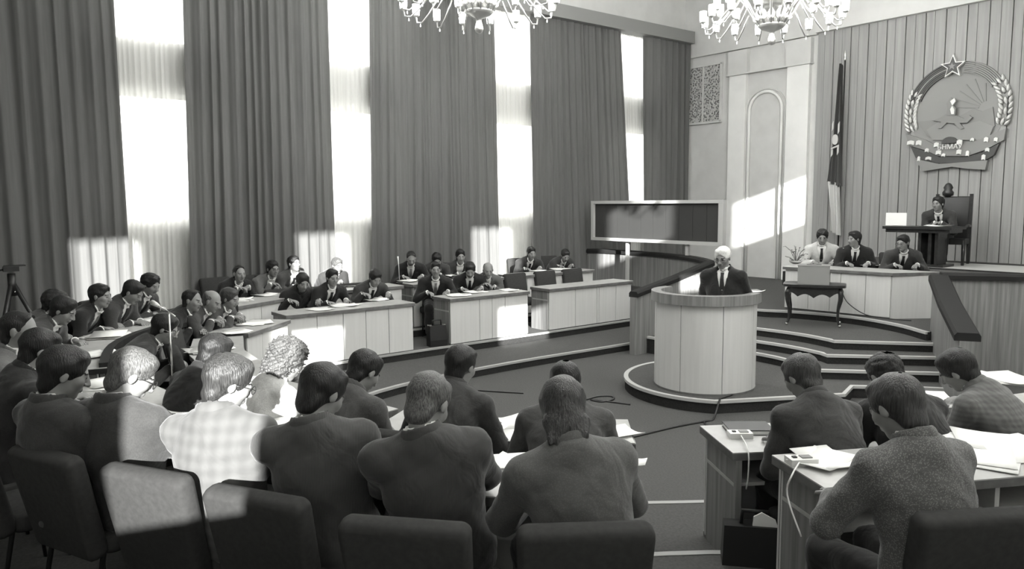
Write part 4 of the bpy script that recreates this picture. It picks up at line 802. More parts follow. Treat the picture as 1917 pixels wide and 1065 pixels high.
# camera tripod by the curtain
tx, ty = -10.95, 0.95; th0 = atx(20, 500, tx); ty = th0[1]; tr = thing('camera_tripod', (tx, ty, T3), 'black camera tripod with pan handle against the curtain at the left edge', 'tripod')
hz_ = th0[2]
for a in (200, 320, 80): MB().tube([(tx, ty, hz_ - 0.16), (tx + 0.42 * math.cos(math.radians(a)), ty + 0.42 * math.sin(math.radians(a)), T3)], [0.028, 0.02], 8).build('leg', 'leg', tr, True)
MB().tube([(tx, ty, hz_ - 0.35), (tx, ty, hz_ - 0.08)], 0.045, 10).build('column', 'leg', tr, True); MB().box((tx, ty, hz_ - 0.02), (0.14, 0.16, 0.06)).build('head', 'leg', tr)
MB().box((tx, ty + 0.04, hz_ + 0.015), (0.10, 0.22, 0.015)).build('plate', 'leg', tr); MB().tube([(tx, ty, hz_ - 0.02), (tx + 0.05, ty - 0.35, hz_ - 0.05)], 0.012, 8).build('pan_handle', 'leg', tr, True)
MB().lathe([(0.0, -0.012), (0.012, 0.0), (0.0, 0.012)], (tx + 0.05, ty + 0.02, hz_ - 0.30), 8).build('knob', 'chrome', tr, True)

# ================================================================== PEOPLE
# Each figure is grown from a skeleton as one implicit surface, meshed with surface nets; clothing and hair are children.
def axis(lo, hi, h, fine=()):
    out = [lo]; x = lo
    while x < hi:
        s = h
        for a, b, q in fine:
            if a - s < x < b: s = min(s, q)
        x += s; out.append(x)
    return np.array(out)
class Field:
    def __init__(s, xs, ys, zs): s.a = (xs, ys, zs); s.F = np.full((len(xs), len(ys), len(zs)), 0.5, np.float32)
    def _sl(s, lo, hi):
        sl = tuple(slice(max(0, int(np.searchsorted(a, l)) - 1), int(np.searchsorted(a, h)) + 1) for a, l, h in zip(s.a, lo, hi))
        return sl, (s.a[0][sl[0]][:, None, None], s.a[1][sl[1]][None, :, None], s.a[2][sl[2]][None, None, :])
    def put(s, lo, hi, fn, k, sub=False):
        sl, (X, Y, Z) = s._sl(np.array(lo) - k - 0.02, np.array(hi) + k + 0.02)
        if 0 in s.F[sl].shape: return
        d = fn(X, Y, Z); A = s.F[sl]
        if sub:
            d = -d
            if k > 0: h = np.clip(0.5 - 0.5 * (A - d) / k, 0, 1); s.F[sl] = A * (1 - h) + d * h + k * h * (1 - h)
            else: s.F[sl] = np.maximum(A, d)
        else:
            if k > 0: h = np.clip(0.5 + 0.5 * (A - d) / k, 0, 1); s.F[sl] = A * (1 - h) + d * h - k * h * (1 - h)
            else: s.F[sl] = np.minimum(A, d)
    def cone(s, a, b, r1, r2, k=0.02, sub=False):
        a, b = np.array(a, float), np.array(b, float); ba = b - a; n2 = max(ba @ ba, 1e-9); r = max(r1, r2)
        def fn(X, Y, Z):
            px_, py_, pz_ = X - a[0], Y - a[1], Z - a[2]; h = np.clip((px_ * ba[0] + py_ * ba[1] + pz_ * ba[2]) / n2, 0, 1)
            return np.sqrt((px_ - ba[0] * h) ** 2 + (py_ - ba[1] * h) ** 2 + (pz_ - ba[2] * h) ** 2) - (r1 + (r2 - r1) * h)
        s.put(np.minimum(a, b) - r, np.maximum(a, b) + r, fn, k, sub)
    def ell(s, c, r, R=np.eye(3), k=0.02, sub=False):
        c, r = np.array(c, float), np.array(r, float); e = np.abs(R) @ r
        def fn(X, Y, Z):
            p = (X - c[0], Y - c[1], Z - c[2]); q = [(p[0] * R[0, i] + p[1] * R[1, i] + p[2] * R[2, i]) / r[i] for i in range(3)]
            k0 = np.sqrt(q[0] ** 2 + q[1] ** 2 + q[2] ** 2); k1 = np.sqrt((q[0] / r[0]) ** 2 + (q[1] / r[1]) ** 2 + (q[2] / r[2]) ** 2)
            return k0 * (k0 - 1) / np.maximum(k1, 1e-6)
        s.put(c - e, c + e, fn, k, sub)
    def torus(s, c, R, Rm, r, sq, k=0.01):
        c = np.array(c)
        def fn(X, Y, Z):
            p = (X - c[0], Y - c[1], Z - c[2]); q = [p[0] * R[0, i] + p[1] * R[1, i] + p[2] * R[2, i] for i in range(3)]
            return np.sqrt((np.sqrt(q[0] ** 2 + q[1] ** 2) - Rm) ** 2 + (q[2] / sq) ** 2) - r
        s.put(c - Rm - r * sq, c + Rm + r * sq, fn, k)
    def warp(s, amp, f, ph=0.0):
        X, Y, Z = s.a[0][:, None, None], s.a[1][None, :, None], s.a[2][None, None, :]
        s.F += (amp * (np.sin(f * X + 1.3 * f * Z + ph) * np.sin(f * 1.2 * Y + ph * 2) + 0.6 * np.sin(2.1 * f * Z - 1.4 * f * X + ph))).astype(np.float32)
    def mesh(s):
        F = s.F; sg = F < 0; c = np.zeros(tuple(n - 1 for n in F.shape), np.int8)
        for i in (0, 1):
            for j in (0, 1):
                for k in (0, 1): c += sg[i:F.shape[0] - 1 + i, j:F.shape[1] - 1 + j, k:F.shape[2] - 1 + k]
        act = (c > 0) & (c < 8); I, J, K = np.nonzero(act); n = len(I)
        if n == 0: return np.zeros((0, 3)), np.zeros((0, 4), int)
        idm = np.full(c.shape, -1, np.int32); idm[I, J, K] = np.arange(n); P = np.zeros((n, 3)); cnt = np.zeros(n); xs, ys, zs = s.a
        E = [((0, j, k), (1, j, k)) for j in (0, 1) for k in (0, 1)] + [((i, 0, k), (i, 1, k)) for i in (0, 1) for k in (0, 1)] + [((i, j, 0), (i, j, 1)) for i in (0, 1) for j in (0, 1)]
        for a, b in E:
            fa, fb = F[I + a[0], J + a[1], K + a[2]], F[I + b[0], J + b[1], K + b[2]]; m = (fa < 0) != (fb < 0); t = np.where(m, fa / np.where(m, fa - fb, 1), 0)
            pa = np.stack([xs[I + a[0]], ys[J + a[1]], zs[K + a[2]]], 1); pb = np.stack([xs[I + b[0]], ys[J + b[1]], zs[K + b[2]]], 1)
            P += np.where(m[:, None], pa + (pb - pa) * t[:, None], 0); cnt += m
        P /= cnt[:, None]; Q = []
        for ax in range(3):
            lo = [slice(1, -1)] * 3; lo[ax] = slice(0, -1); hi = list(lo); hi[ax] = slice(1, None); A, B = sg[tuple(lo)], sg[tuple(hi)]
            e = np.nonzero(A != B); base = [e[d] + (0 if d == ax else 1) for d in range(3)]; o1, o2 = [d for d in range(3) if d != ax]; flip = A[e]
            if ax == 1: flip = ~flip
            def cell(d1, d2): ii = list(base); ii[o1] = ii[o1] + d1; ii[o2] = ii[o2] + d2; return idm[ii[0], ii[1], ii[2]]
            q = np.stack([cell(-1, -1), cell(0, -1), cell(0, 0), cell(-1, 0)], 1); q[~flip] = q[~flip][:, ::-1]; Q.append(q)
        Q = np.concatenate(Q); Q = Q[(Q >= 0).all(1)]
        return P, Q
def np_mesh(name, P, Q, mats, parent, midx=None):
    me = bpy.data.meshes.new(name); me.vertices.add(len(P)); me.vertices.foreach_set('co', P.astype(np.float32).ravel()); n = len(Q)
    me.loops.add(4 * n); me.loops.foreach_set('vertex_index', Q.astype(np.int32).ravel()); me.polygons.add(n); me.polygons.foreach_set('loop_start', np.arange(0, 4 * n, 4, dtype=np.int32)); me.polygons.foreach_set('loop_total', np.full(n, 4, np.int32))
    for m in mats: me.materials.append(M[m])
    if midx is not None: me.polygons.foreach_set('material_index', midx.astype(np.int32))
    me.update(calc_edges=True); me.polygons.foreach_set('use_smooth', np.ones(n, bool))
    o = bpy.data.objects.new(name, me); COL.objects.link(o); o.parent = parent; return o
def rot(ax, deg):
    a = math.radians(deg); c, s = math.cos(a), math.sin(a)
    return np.array({'x': [[1, 0, 0], [0, c, -s], [0, s, c]], 'y': [[c, 0, s], [0, 1, 0], [-s, 0, c]], 'z': [[c, -s, 0], [s, c, 0], [0, 0, 1]]}[ax], float)
def ik(S, T, l1, l2, hint):
    S, T = np.array(S, float), np.array(T, float); d = T - S; L = np.linalg.norm(d); mx = (l1 + l2) * 0.985
    if L > mx: T = S + d * (mx / L); d = T - S; L = mx
    u = d / L; a = (l1 * l1 - l2 * l2 + L * L) / (2 * L); h = math.sqrt(max(l1 * l1 - a * a, 0)); w = np.array(hint, float); w -= u * (w @ u); w /= np.linalg.norm(w)
    return S + u * a + w * h, T
LOD = {'n': (0.0064, 0.036, 0.0135, 0.0095, 0.0068), 'm': (0.0074, 0.040, 0.018, 0.0105, 0.0085), 'f': (0.0088, 0.045, 0.022, 0.012, 0.010)}
def skeleton(a, hp, hy, hr, stand, lat=0.0):
    J = {}; RL = rot('y', lat); pz = 0.86 if stand else 0.53; J['P'] = np.array([0, 0, pz]); u1 = RL @ np.array([0, math.sin(a * 0.75), math.cos(a * 0.75)]); u2 = RL @ np.array([0, math.sin(a * 1.2), math.cos(a * 1.2)])
    J['W'] = J['P'] + 0.20 * u1; J['C'] = J['W'] + 0.15 * u2; J['N'] = J['C'] + 0.13 * u2; J['u2'] = u2; J['fw'] = np.array([0, math.cos(a * 1.2), -math.sin(a * 1.2)]); J['x'] = rot('y', lat * 0.2) @ np.array([1., 0, 0])
    Rh = rot('z', hy) @ rot('y', hr) @ rot('x', -hp); J['Rh'] = Rh; nd = RL @ np.array([0, math.sin(a * 0.8 + math.radians(hp) * 0.35), math.cos(a * 0.8 + math.radians(hp) * 0.35)])
    J['HC'] = J['N'] + 0.060 * nd + Rh @ np.array([0, 0.018, 0.10]); J['top'] = J['HC'] + Rh @ np.array([0, -0.012, 0.118]); return J
def person(u, v, zm, tier, ang, hy, hp, arm, hair, suit, lod, label, glasses=None, tie='tie', hr=0.0, stand=False, hairmat='hair', scale=1.0, chairlabel=None, elbow=1.0, vneck=True, chair_back=0.0, place=None, lat=0.0):
    # head-top position in the room
    m, val = zm
    H = atz(u, v, tier + val) if m == 'r' else atx(u, v, val) if m == 'x' else aty(u, v, val)
    zr = (H[2] - tier) / scale; lo, hi = math.radians(-4), math.radians(62)
    if stand: a = math.radians(4)
    else:
        for _ in range(24):
            a = (lo + hi) / 2
            if skeleton(a, hp, hy, hr, False, lat)['top'][2] > zr: lo = a
            else: hi = a
    J = skeleton(a, hp, hy, hr, stand, lat); A = math.radians(ang); f, r = np.array([math.cos(A), math.sin(A)]), np.array([math.sin(A), -math.cos(A)])
    base = H[:2] - scale * (f * J['top'][1] + r * J['top'][0]); dz = (zr - J['top'][2]) * scale * (0.0 if stand else 1.0)
    root = thing('person', (base[0], base[1], tier), label, 'person', None, A - PI / 2); root.scale = (scale,) * 3
    hh, hc_, hj, hhand, hhair = LOD[lod]; X = J['x']; N, W_, P, HC, Rh, u2, fw, C = J['N'], J['W'], J['P'], J['HC'], J['Rh'], J['u2'], J['fw'], J['C']
    HP = lambda p: HC + Rh @ np.array(p, float)
    # ---- arms
    dz_ = DESK + 0.035; sh = {s: N - 0.062 * u2 + X * s * 0.178 + fw * 0.012 for s in (-1, 1)}; wr = {}; hd = {}
    y0 = 0.40 if not stand else 0.25
    chin = HP((0.02, 0.10, -0.15))
    def desk_w(x, y): return np.array([x, y, dz_])
    if arm == 'write': wr = {1: desk_w(0.13, y0 + 0.06), -1: desk_w(-0.17, y0 + 0.02)}
    elif arm == 'fold': wr = {1: desk_w(0.03, y0 - 0.02), -1: desk_w(-0.05, y0 + 0.03)}
    elif arm == 'chin': wr = {1: HP((0.07, 0.085, -0.19)), -1: desk_w(-0.10, y0)}
    elif arm == 'chinl': wr = {-1: HP((-0.07, 0.085, -0.19)), 1: desk_w(0.10, y0)}
    elif arm == 'clasp': wr = {1: HP((0.075, 0.11, -0.17)), -1: HP((-0.075, 0.11, -0.17))}
    elif arm == 'paper': wr = {1: desk_w(0.20, y0 + 0.04) + [0, 0, 0.06], -1: desk_w(-0.20, y0 + 0.04) + [0, 0, 0.03]}
    elif arm == 'wide': wr = {1: desk_w(0.10, y0 + 0.0), -1: desk_w(-0.10, y0 + 0.0)}
    elif arm == 'low': wr = {1: np.array([0.12, 0.26, 0.66]), -1: np.array([-0.12, 0.26, 0.66])}
    elif arm == 'stand': wr = {1: np.array([0.20, 0.10, 0.90]), -1: np.array([-0.20, 0.10, 0.90])}
    el = {}
    for s in (-1, 1):
        up_h = wr[s][2] > 0.9 and not stand
        hint = (s * (0.35 if up_h else 0.65 * elbow), -0.15 if not up_h else 0.25, -1.0)
        el[s], wr[s] = ik(sh[s], wr[s], 0.28, 0.255, hint); d = wr[s] - el[s]; d /= np.linalg.norm(d)
        hd[s] = d if up_h else (lambda q: q / np.linalg.norm(q))(np.array([d[0] * 0.7 - s * 0.10, abs(d[1]) + 0.25, -0.10]))
    # ---- body
    jt = [P, W_, N, HC, J['top']] + [wr[s] + hd[s] * 0.2 for s in (-1, 1)] + [el[s] for s in (-1, 1)]
    knee = {s: np.array([s * 0.12, 0.43, 0.475]) if not stand else np.array([s * 0.10, 0.03, 0.48]) for s in (-1, 1)}; ank = {s: np.array([s * 0.12, 0.45, 0.085]) if not stand else np.array([s * 0.11, -0.01, 0.085]) for s in (-1, 1)}
    hip = {s: P + np.array([s * 0.085, 0.02, -0.03]) for s in (-1, 1)}
    pts = np.array(jt + list(knee.values())); lo_, hi_ = pts.min(0) - 0.2, pts.max(0) + 0.2; lo_[2] = -0.03; hi_[2] = J['top'][2] + 0.08
    fx_, fy_, fz_ = [], [], []; hr_ = 0.125
    for lst, d in ((fx_, 0), (fy_, 1), (fz_, 2)):
        lst.append((HC[d] - hr_, HC[d] + hr_ + (0.01 if d == 1 else 0), hh))
        for s in (-1, 1): c = wr[s] + hd[s] * 0.09; lst.append((c[d] - 0.09, c[d] + 0.09, hhand))
    B = Field(axis(lo_[0], hi_[0], hc_, fx_), axis(lo_[1], hi_[1], hc_, fy_), axis(lo_[2], hi_[2], hc_, fz_))
    R2 = np.stack([X, fw, u2], 1)
    B.ell(P, (0.14, 0.105, 0.10), k=0.05); B.cone(P, W_, 0.105, 0.10, 0.05); B.ell((W_ + C) / 2, (0.125, 0.085, 0.15), R2, 0.05); B.ell(C, (0.14, 0.09, 0.13), R2, 0.05); B.cone(sh[-1], sh[1], 0.045, 0.045, 0.05)
    for s in (-1, 1):
        B.cone(sh[s], el[s], 0.046, 0.036, 0.02); B.cone(el[s], wr[s], 0.037, 0.026, 0.02); B.cone(hip[s], knee[s], 0.066, 0.046, 0.03); B.cone(knee[s], ank[s], 0.046, 0.032, 0.02); B.cone(ank[s] + [0, -0.02, -0.04], ank[s] + [0, 0.14, -0.05], 0.032, 0.026, 0.02)
        # hand: palm, four fingers of unequal length, thumb from the side of the palm
        d = hd[s]; pn = np.array([0, 0, -1.0]) if wr[s][2] < 0.95 or stand else -J['fw'] * 1.0; pn = pn - d * (pn @ d); pn /= np.linalg.norm(pn); sd = np.cross(d, pn) * (1 if s < 0 else -1)   # towards the thumb
        Rp = np.stack([sd, d, pn], 1); B.ell(wr[s] + d * 0.048, (0.040, 0.055, 0.017), Rp, 0.012); curl = 0.55 if arm in ('write', 'clasp', 'chin', 'chinl', 'paper') else 0.3
        for q, (off, ln) in enumerate(((0.030, 0.072), (0.010, 0.082), (-0.010, 0.076), (-0.029, 0.058))):
            b0 = wr[s] + d * 0.088 + sd * off; d1 = d * math.cos(curl) + pn * math.sin(curl) + sd * off * 1.2; d2 = d * math.cos(curl * 2.3) + pn * math.sin(curl * 2.3); b1 = b0 + d1 * ln * 0.5; B.cone(b0, b1, 0.0095, 0.0088, 0.004); B.cone(b1, b1 + d2 * ln * 0.5, 0.0088, 0.0072, 0.003)
        t0 = wr[s] + d * 0.03 + sd * 0.034; t1 = t0 + d * 0.028 + sd * 0.022 + pn * 0.008; B.cone(t0, t1, 0.013, 0.0105, 0.008); B.cone(t1, t1 + d * 0.03 + sd * 0.002 + pn * 0.012, 0.0105, 0.008, 0.004)
    B.cone(N - u2 * 0.02, HP((0, -0.02, -0.06)), 0.056, 0.052, 0.02)
    B.ell(HP((0, -0.012, 0.03)), (0.075, 0.094, 0.085), Rh, 0.02); B.ell(HP((0, 0.026, -0.02)), (0.062, 0.066, 0.09), Rh, 0.02)
    B.cone(HP((0, 0.03, -0.062)), HP((0, 0.058, -0.090)), 0.046, 0.024, 0.02)
    for s in (-1, 1): B.ell(HP((s * 0.038, 0.058, -0.018)), (0.026, 0.026, 0.028), Rh, 0.015); B.ell(HP((s * 0.031, 0.101, 0.004)), (0.017, 0.014, 0.011), Rh, 0.008, True); B.ell(HP((s * 0.031, 0.079, 0.003)), (0.013, 0.0125, 0.011), Rh, 0.002)
    B.cone(HP((-0.034, 0.079, 0.020)), HP((0.034, 0.079, 0.020)), 0.0115, 0.0115, 0.012); B.cone(HP((0, 0.088, 0.012)), HP((0, 0.108, -0.028)), 0.009, 0.0135, 0.008)
    for s in (-1, 1): B.ell(HP((s * 0.013, 0.098, -0.031)), (0.0085, 0.009, 0.0075), Rh, 0.005); B.ell(HP((s * 0.077, -0.006, -0.006)), (0.009, 0.018, 0.029), Rh @ rot('z', s * -14), 0.008)
    B.cone(HP((-0.017, 0.086, -0.054)), HP((0.017, 0.086, -0.054)), 0.0075, 0.0075, 0.005); B.cone(HP((-0.014, 0.085, -0.063)), HP((0.014, 0.085, -0.063)), 0.0078, 0.0078, 0.004)
    Pm, Q = B.mesh(); L = (Pm[Q].mean(1) - HC) @ Rh; ax = np.abs(L[:, 0]); mi = np.zeros(len(Q), int)
    mi[(L[:, 1] > 0.055) & (ax > 0.013) & (ax < 0.05) & (L[:, 2] > 0.019) & (L[:, 2] < 0.027)] = 1; mi[(L[:, 1] > 0.06) & (ax > 0.021) & (ax < 0.042) & (L[:, 2] > -0.001) & (L[:, 2] < 0.008)] = 1
    mi[(L[:, 1] > 0.075) & (ax < 0.023) & (L[:, 2] > -0.066) & (L[:, 2] < -0.05)] = 2
    np_mesh('body', Pm, Q, ('skin', 'eye', 'lip'), root, mi)
    # ---- hair
    if hair != 'bald_full':
        ext = {'long': 0.20, 'curly': 0.20}.get(hair, 0.135); G = Field(*[axis(HC[d] - ext - (0.06 if hair == 'long' and d == 2 else 0), HC[d] + ext, hhair) for d in range(3)])
        vol = {'thick': 0.006, 'wavy': 0.010, 'curly': 0.018, 'long': 0.008, 'recede': -0.003, 'bald': -0.004, 'crop': -0.003}.get(hair, 0.003)
        G.ell(HP((0, -0.018, 0.034)), (0.081 + vol, 0.101 + vol, 0.090 + vol), Rh, 0.01)
        if hair not in ('bald',): G.ell(HP((0, 0.036, 0.086)), (0.060 + vol, 0.042, 0.028 + vol), Rh, 0.02)
        if hair in ('long',):
            G.ell(HP((0, -0.055, -0.06)), (0.080, 0.055, 0.09), Rh, 0.03)
            for xx, zz, r0 in ((-0.06, -0.15, 0.026), (-0.035, -0.19, 0.026), (-0.008, -0.205, 0.028), (0.02, -0.185, 0.026), (0.045, -0.17, 0.026), (0.066, -0.13, 0.024)): G.cone(HP((xx, -0.065, -0.06)), HP((xx * 1.05, -0.085, zz)), r0, 0.008, 0.012)
        elif hair == 'curly': G.ell(HP((0, -0.05, -0.06)), (0.11, 0.075, 0.115), Rh, 0.03)
        else: G.ell(HP((0, -0.050, -0.048)), (0.064, 0.044, 0.066), Rh, 0.025)
        fr = {'recede': (0.085, 0.045), 'bald': (0.05, 0.06)}.get(hair, (0.10, 0.0))
        G.ell(HP((0, fr[0] + 0.012, -0.038 + fr[1])), (0.078, 0.085, 0.108), Rh, 0.006, True)
        if hair == 'bald': G.ell(HP((0, 0.01, 0.12)), (0.085, 0.115, 0.085), Rh, 0.006, True)
        for s in (-1, 1):
            if hair not in ('long', 'curly'): G.ell(HP((s * 0.092, 0.012, -0.040)), (0.030, 0.032, 0.050), Rh, 0.006, True)
        if hair not in ('long', 'curly'): G.ell(HP((0, -0.02, -0.215)), (0.14, 0.16, 0.105), Rh, 0.015, True)
        sd_ = u * 0.37 + v * 0.11
        if hair == 'curly': G.warp(0.010, 95, sd_); G.warp(0.006, 160, sd_)
        elif hair == 'bald': pass
        elif hair == 'wavy': G.warp(0.0028, 62, sd_); G.warp(0.0018, 131, sd_ * 1.7)
        else: G.warp(0.0016, 55, sd_)
        Pm, Q = G.mesh()
        if len(Q): np_mesh('hair', Pm, Q, (hairmat,), root)
    # ---- jacket
    pts = np.array([P, W_, N, el[-1], el[1], wr[-1], wr[1], sh[-1], sh[1]]); lo_, hi_ = pts.min(0) - 0.21, pts.max(0) + 0.21
    lo_[2] = P[2] - (0.30 if stand else 0.20); hi_[2] = N[2] + 0.13; G = Field(*[axis(lo_[d], hi_[d], hj) for d in range(3)])
    G.ell(P + [0, 0.01, 0.02], (0.192, 0.138, 0.17), k=0.06)
    if stand: G.cone(P + [0, 0, -0.22], P, 0.165, 0.16, 0.05)
    else: G.ell(P + [0, 0.035, -0.07], (0.185, 0.125, 0.12), k=0.05)
    G.ell(W_, (0.186, 0.130, 0.20), R2, 0.06); G.ell(C - fw * 0.012 - u2 * 0.02, (0.196, 0.126, 0.19), R2, 0.06)
    for s in (-1, 1):
        G.cone(N - u2 * 0.008 - fw * 0.022, sh[s] + X * s * 0.016 + u2 * 0.008, 0.072, 0.056, 0.055); wv = wr[s] - el[s]; wv /= np.linalg.norm(wv)
        G.cone(sh[s] + X * s * 0.010, el[s], 0.066, 0.057, 0.05); G.cone(el[s], wr[s] - wv * 0.03, 0.057, 0.045, 0.025)
    G.warp(0.0035, 19, u * 0.13); G.warp(0.0018, 47, v * 0.21)
    G.cone(N - u2 * 0.03, N + u2 * 0.16, 0.058, 0.066, 0.004, True)
    if vneck:
        def vee(Xg, Yg, Zg):
            p = (Xg - N[0], Yg - N[1], Zg - N[2]); dn = -(p[0] * u2[0] + p[1] * u2[1] + p[2] * u2[2]); ff = p[0] * fw[0] + p[1] * fw[1] + p[2] * fw[2]
            return np.maximum(np.maximum(np.abs(p[0] * X[0] + p[1] * X[1] + p[2] * X[2]) - np.clip(0.066 * (1 - (dn + 0.02) / 0.31), -0.02, 0.09), 0.028 - ff), dn - 0.30)
        G.put(N - 0.4, N + 0.4, vee, 0.0, True)
    zc = P[2] - (0.16 if stand else 0.11)
    G.put((lo_[0], lo_[1], lo_[2]), (hi_[0], hi_[1], zc), lambda Xg, Yg, Zg: Zg - zc + 0 * Xg + 0 * Yg, 0.0, True)
    if not stand: G.put((lo_[0], 0.05, lo_[2]), (hi_[0], 0.3, P[2]), lambda Xg, Yg, Zg: np.maximum(0.10 - Yg, Zg - (P[2] - 0.02)) + 0 * Xg, 0.0, True)
    Pm, Q = G.mesh(); np_mesh('jacket', Pm, Q, (suit,), root)
    # ---- shirt: collar, front and cuffs
    lo_, hi_ = np.minimum(N, W_) - 0.22, np.maximum(N, W_) + 0.22; lo_[0], hi_[0] = N[0] - 0.14, N[0] + 0.14; G = Field(*[axis(lo_[d], hi_[d], min(hj, 0.016)) for d in range(3)])
    G.ell(W_, (0.150, 0.108, 0.17), R2, 0.06); G.ell(C - fw * 0.012, (0.162, 0.107, 0.175), R2, 0.06); G.torus(N + u2 * 0.050 + fw * 0.006, np.stack([X, fw * 0.97 - u2 * 0.22, u2 * 0.97 + fw * 0.22], 1), 0.056, 0.0085, 2.6, 0.006)
    def side(Xg, Yg, Zg): return 0.085 - np.abs(Xg - N[0]) + 0 * Yg + 0 * Zg
    G.put(lo_, hi_, side, 0.0, True)
    def back(Xg, Yg, Zg): p = (Yg - N[1]) * fw[1] + (Zg - N[2]) * fw[2]; dn = -((Yg - N[1]) * u2[1] + (Zg - N[2]) * u2[2]); return np.maximum(p - 0.02, 0.01 - dn) + 0 * Xg
    G.put(lo_, hi_, back, 0.0, True)
    Pm, Q = G.mesh(); sho = np_mesh('shirt', Pm, Q, ('shirt' if vneck else suit,), root) if len(Q) else None
    for s in (-1, 1):
        wv = wr[s] - el[s]; wv /= np.linalg.norm(wv); MB().tube([tuple(wr[s] - wv * 0.05), tuple(wr[s] + wv * 0.004)], 0.036, 12).build('cuff', 'shirt', root, True, True)
    # ---- jacket collar standing round the neck
    G = Field(*[axis(N[d] - 0.13, N[d] + 0.13, min(hj, 0.014) * 0.75) for d in range(3)]); G.torus(N + u2 * 0.034 - fw * 0.006, np.stack([X, fw * 0.96 - u2 * 0.28, u2 * 0.96 + fw * 0.28], 1), 0.072, 0.0115, 3.0, 0.004)
    if vneck: G.put(N - 0.2, N + 0.2, lambda Xg, Yg, Zg: 0.02 - ((Yg - N[1]) * fw[1] + (Zg - N[2]) * fw[2]) + 0.35 * np.abs(Xg - N[0]), 0.0, True)
    Pm, Q = G.mesh(); np_mesh('collar', Pm, Q, (suit,), root)
    # ---- tie following the shirt front
    if tie and vneck:
        Vt = []; Ft = []; n = 9
        for k in range(n + 1):
            t = k / n; d = 0.005 + 0.29 * t; c = N - u2 * d; lo_r, hi_r = 0.0, 0.22
            cW, cC = W_, C - fw * 0.012
            def inside(q): return ((q - cW) @ fw / 0.108) ** 2 + ((q - cW) @ u2 / 0.17) ** 2 < 1 or ((q - cC) @ fw / 0.107) ** 2 + ((q - cC) @ u2 / 0.175) ** 2 < 1
            while hi_r > 0.02 and not inside(c + fw * hi_r): hi_r -= 0.004
            y_ = max(hi_r, 0.062) + 0.014; w = 0.020 if k == 0 else 0.014 + 0.022 * t
            for sx in (-1, 1): Vt.append(c + fw * y_ + X * sx * w)
            for sx in (-1, 1): Vt.append(c + fw * (y_ - 0.008) + X * sx * w)
        for k in range(n): b0 = 4 * k; Ft += [(b0, b0 + 1, b0 + 5, b0 + 4), (b0, b0 + 4, b0 + 6, b0 + 2), (b0 + 1, b0 + 3, b0 + 7, b0 + 5), (b0 + 2, b0 + 6, b0 + 7, b0 + 3)]
        MB().add(Vt, Ft + [(0, 2, 3, 1), (4 * n, 4 * n + 1, 4 * n + 3, 4 * n + 2)]).build('tie', tie, root, False, True)
    # ---- trousers and shoes
    allp = np.array([P, knee[1], ank[1], knee[-1], ank[-1]]); lo_, hi_ = allp.min(0) - 0.2, allp.max(0) + 0.2; hi_[2] = P[2] + 0.14; G = Field(*[axis(lo_[d], hi_[d], max(hj * 1.15, 0.02)) for d in range(3)])
    G.ell(P, (0.158, 0.122, 0.115), k=0.04)
    for s in (-1, 1): G.cone(hip[s], knee[s], 0.088, 0.068, 0.035); G.cone(knee[s], ank[s] + [0, -0.01, 0.0], 0.066, 0.056, 0.02)
    G.warp(0.003, 30, u); zb_ = 0.075
    G.put((lo_[0], lo_[1], -0.2), (hi_[0], hi_[1], zb_), lambda Xg, Yg, Zg: Zg - zb_ + 0 * Xg + 0 * Yg, 0.0, True)
    Pm, Q = G.mesh(); np_mesh('trousers', Pm, Q, ('trouser' if suit not in ('mid_suit', 'white_suit') else 'grey_suit',), root)
    for s in (-1, 1):
        q = ank[s]; MB().loops([[(q[0] + w * math.cos(t) , q[1] + cy + l * math.sin(t), z) for t in np.linspace(0, 2 * PI, 14, endpoint=False)] for z, w, l, cy in ((0.0, 0.044, 0.135, 0.055), (0.02, 0.048, 0.14, 0.055), (0.055, 0.044, 0.12, 0.04), (0.09, 0.038, 0.06, -0.01))]).build('shoe', 'shoe', root, True, True)
    # ---- spectacles
    if glasses:
        gl = MB()
        for s in (-1, 1):
            gl.tube([tuple(HP((s * 0.033 + 0.024 * math.cos(t), 0.104, 0.002 + 0.018 * math.sin(t)))) for t in np.linspace(0, 2 * PI, 15)], 0.0019, 5); gl.tube([tuple(HP((s * 0.057, 0.103, 0.006))), tuple(HP((s * 0.080, 0.05, 0.008))), tuple(HP((s * 0.083, -0.005, 0.004)))], 0.0019, 5)
        gl.tube([tuple(HP((-0.009, 0.105, 0.005))), tuple(HP((0.009, 0.105, 0.005)))], 0.0019, 5); gl.build('spectacles', glasses, root, True, True)
    if place: chair(place[0], place[1], tier, place[2], chairlabel)
    elif chairlabel:
        c = chair(base[0] - f[0] * (0.02 + chair_back), base[1] - f[1] * (0.02 + chair_back), tier, ang, chairlabel)
        if chair_back < -0.1: c.scale = (0.9, 0.9, 0.86)   # lower chair tucked under the desk behind
    return root
def seated(who, *a, **k):  # place = explicit chair (x, y, heading)
    """who: short unique description of the person, used for the chair as well"""
    det = k.pop('detail', ''); k['chairlabel'] = 'dark chair of the ' + who
    return person(*a, who + (', ' + det if det else ''), **k)
O, I_ = T3, T2
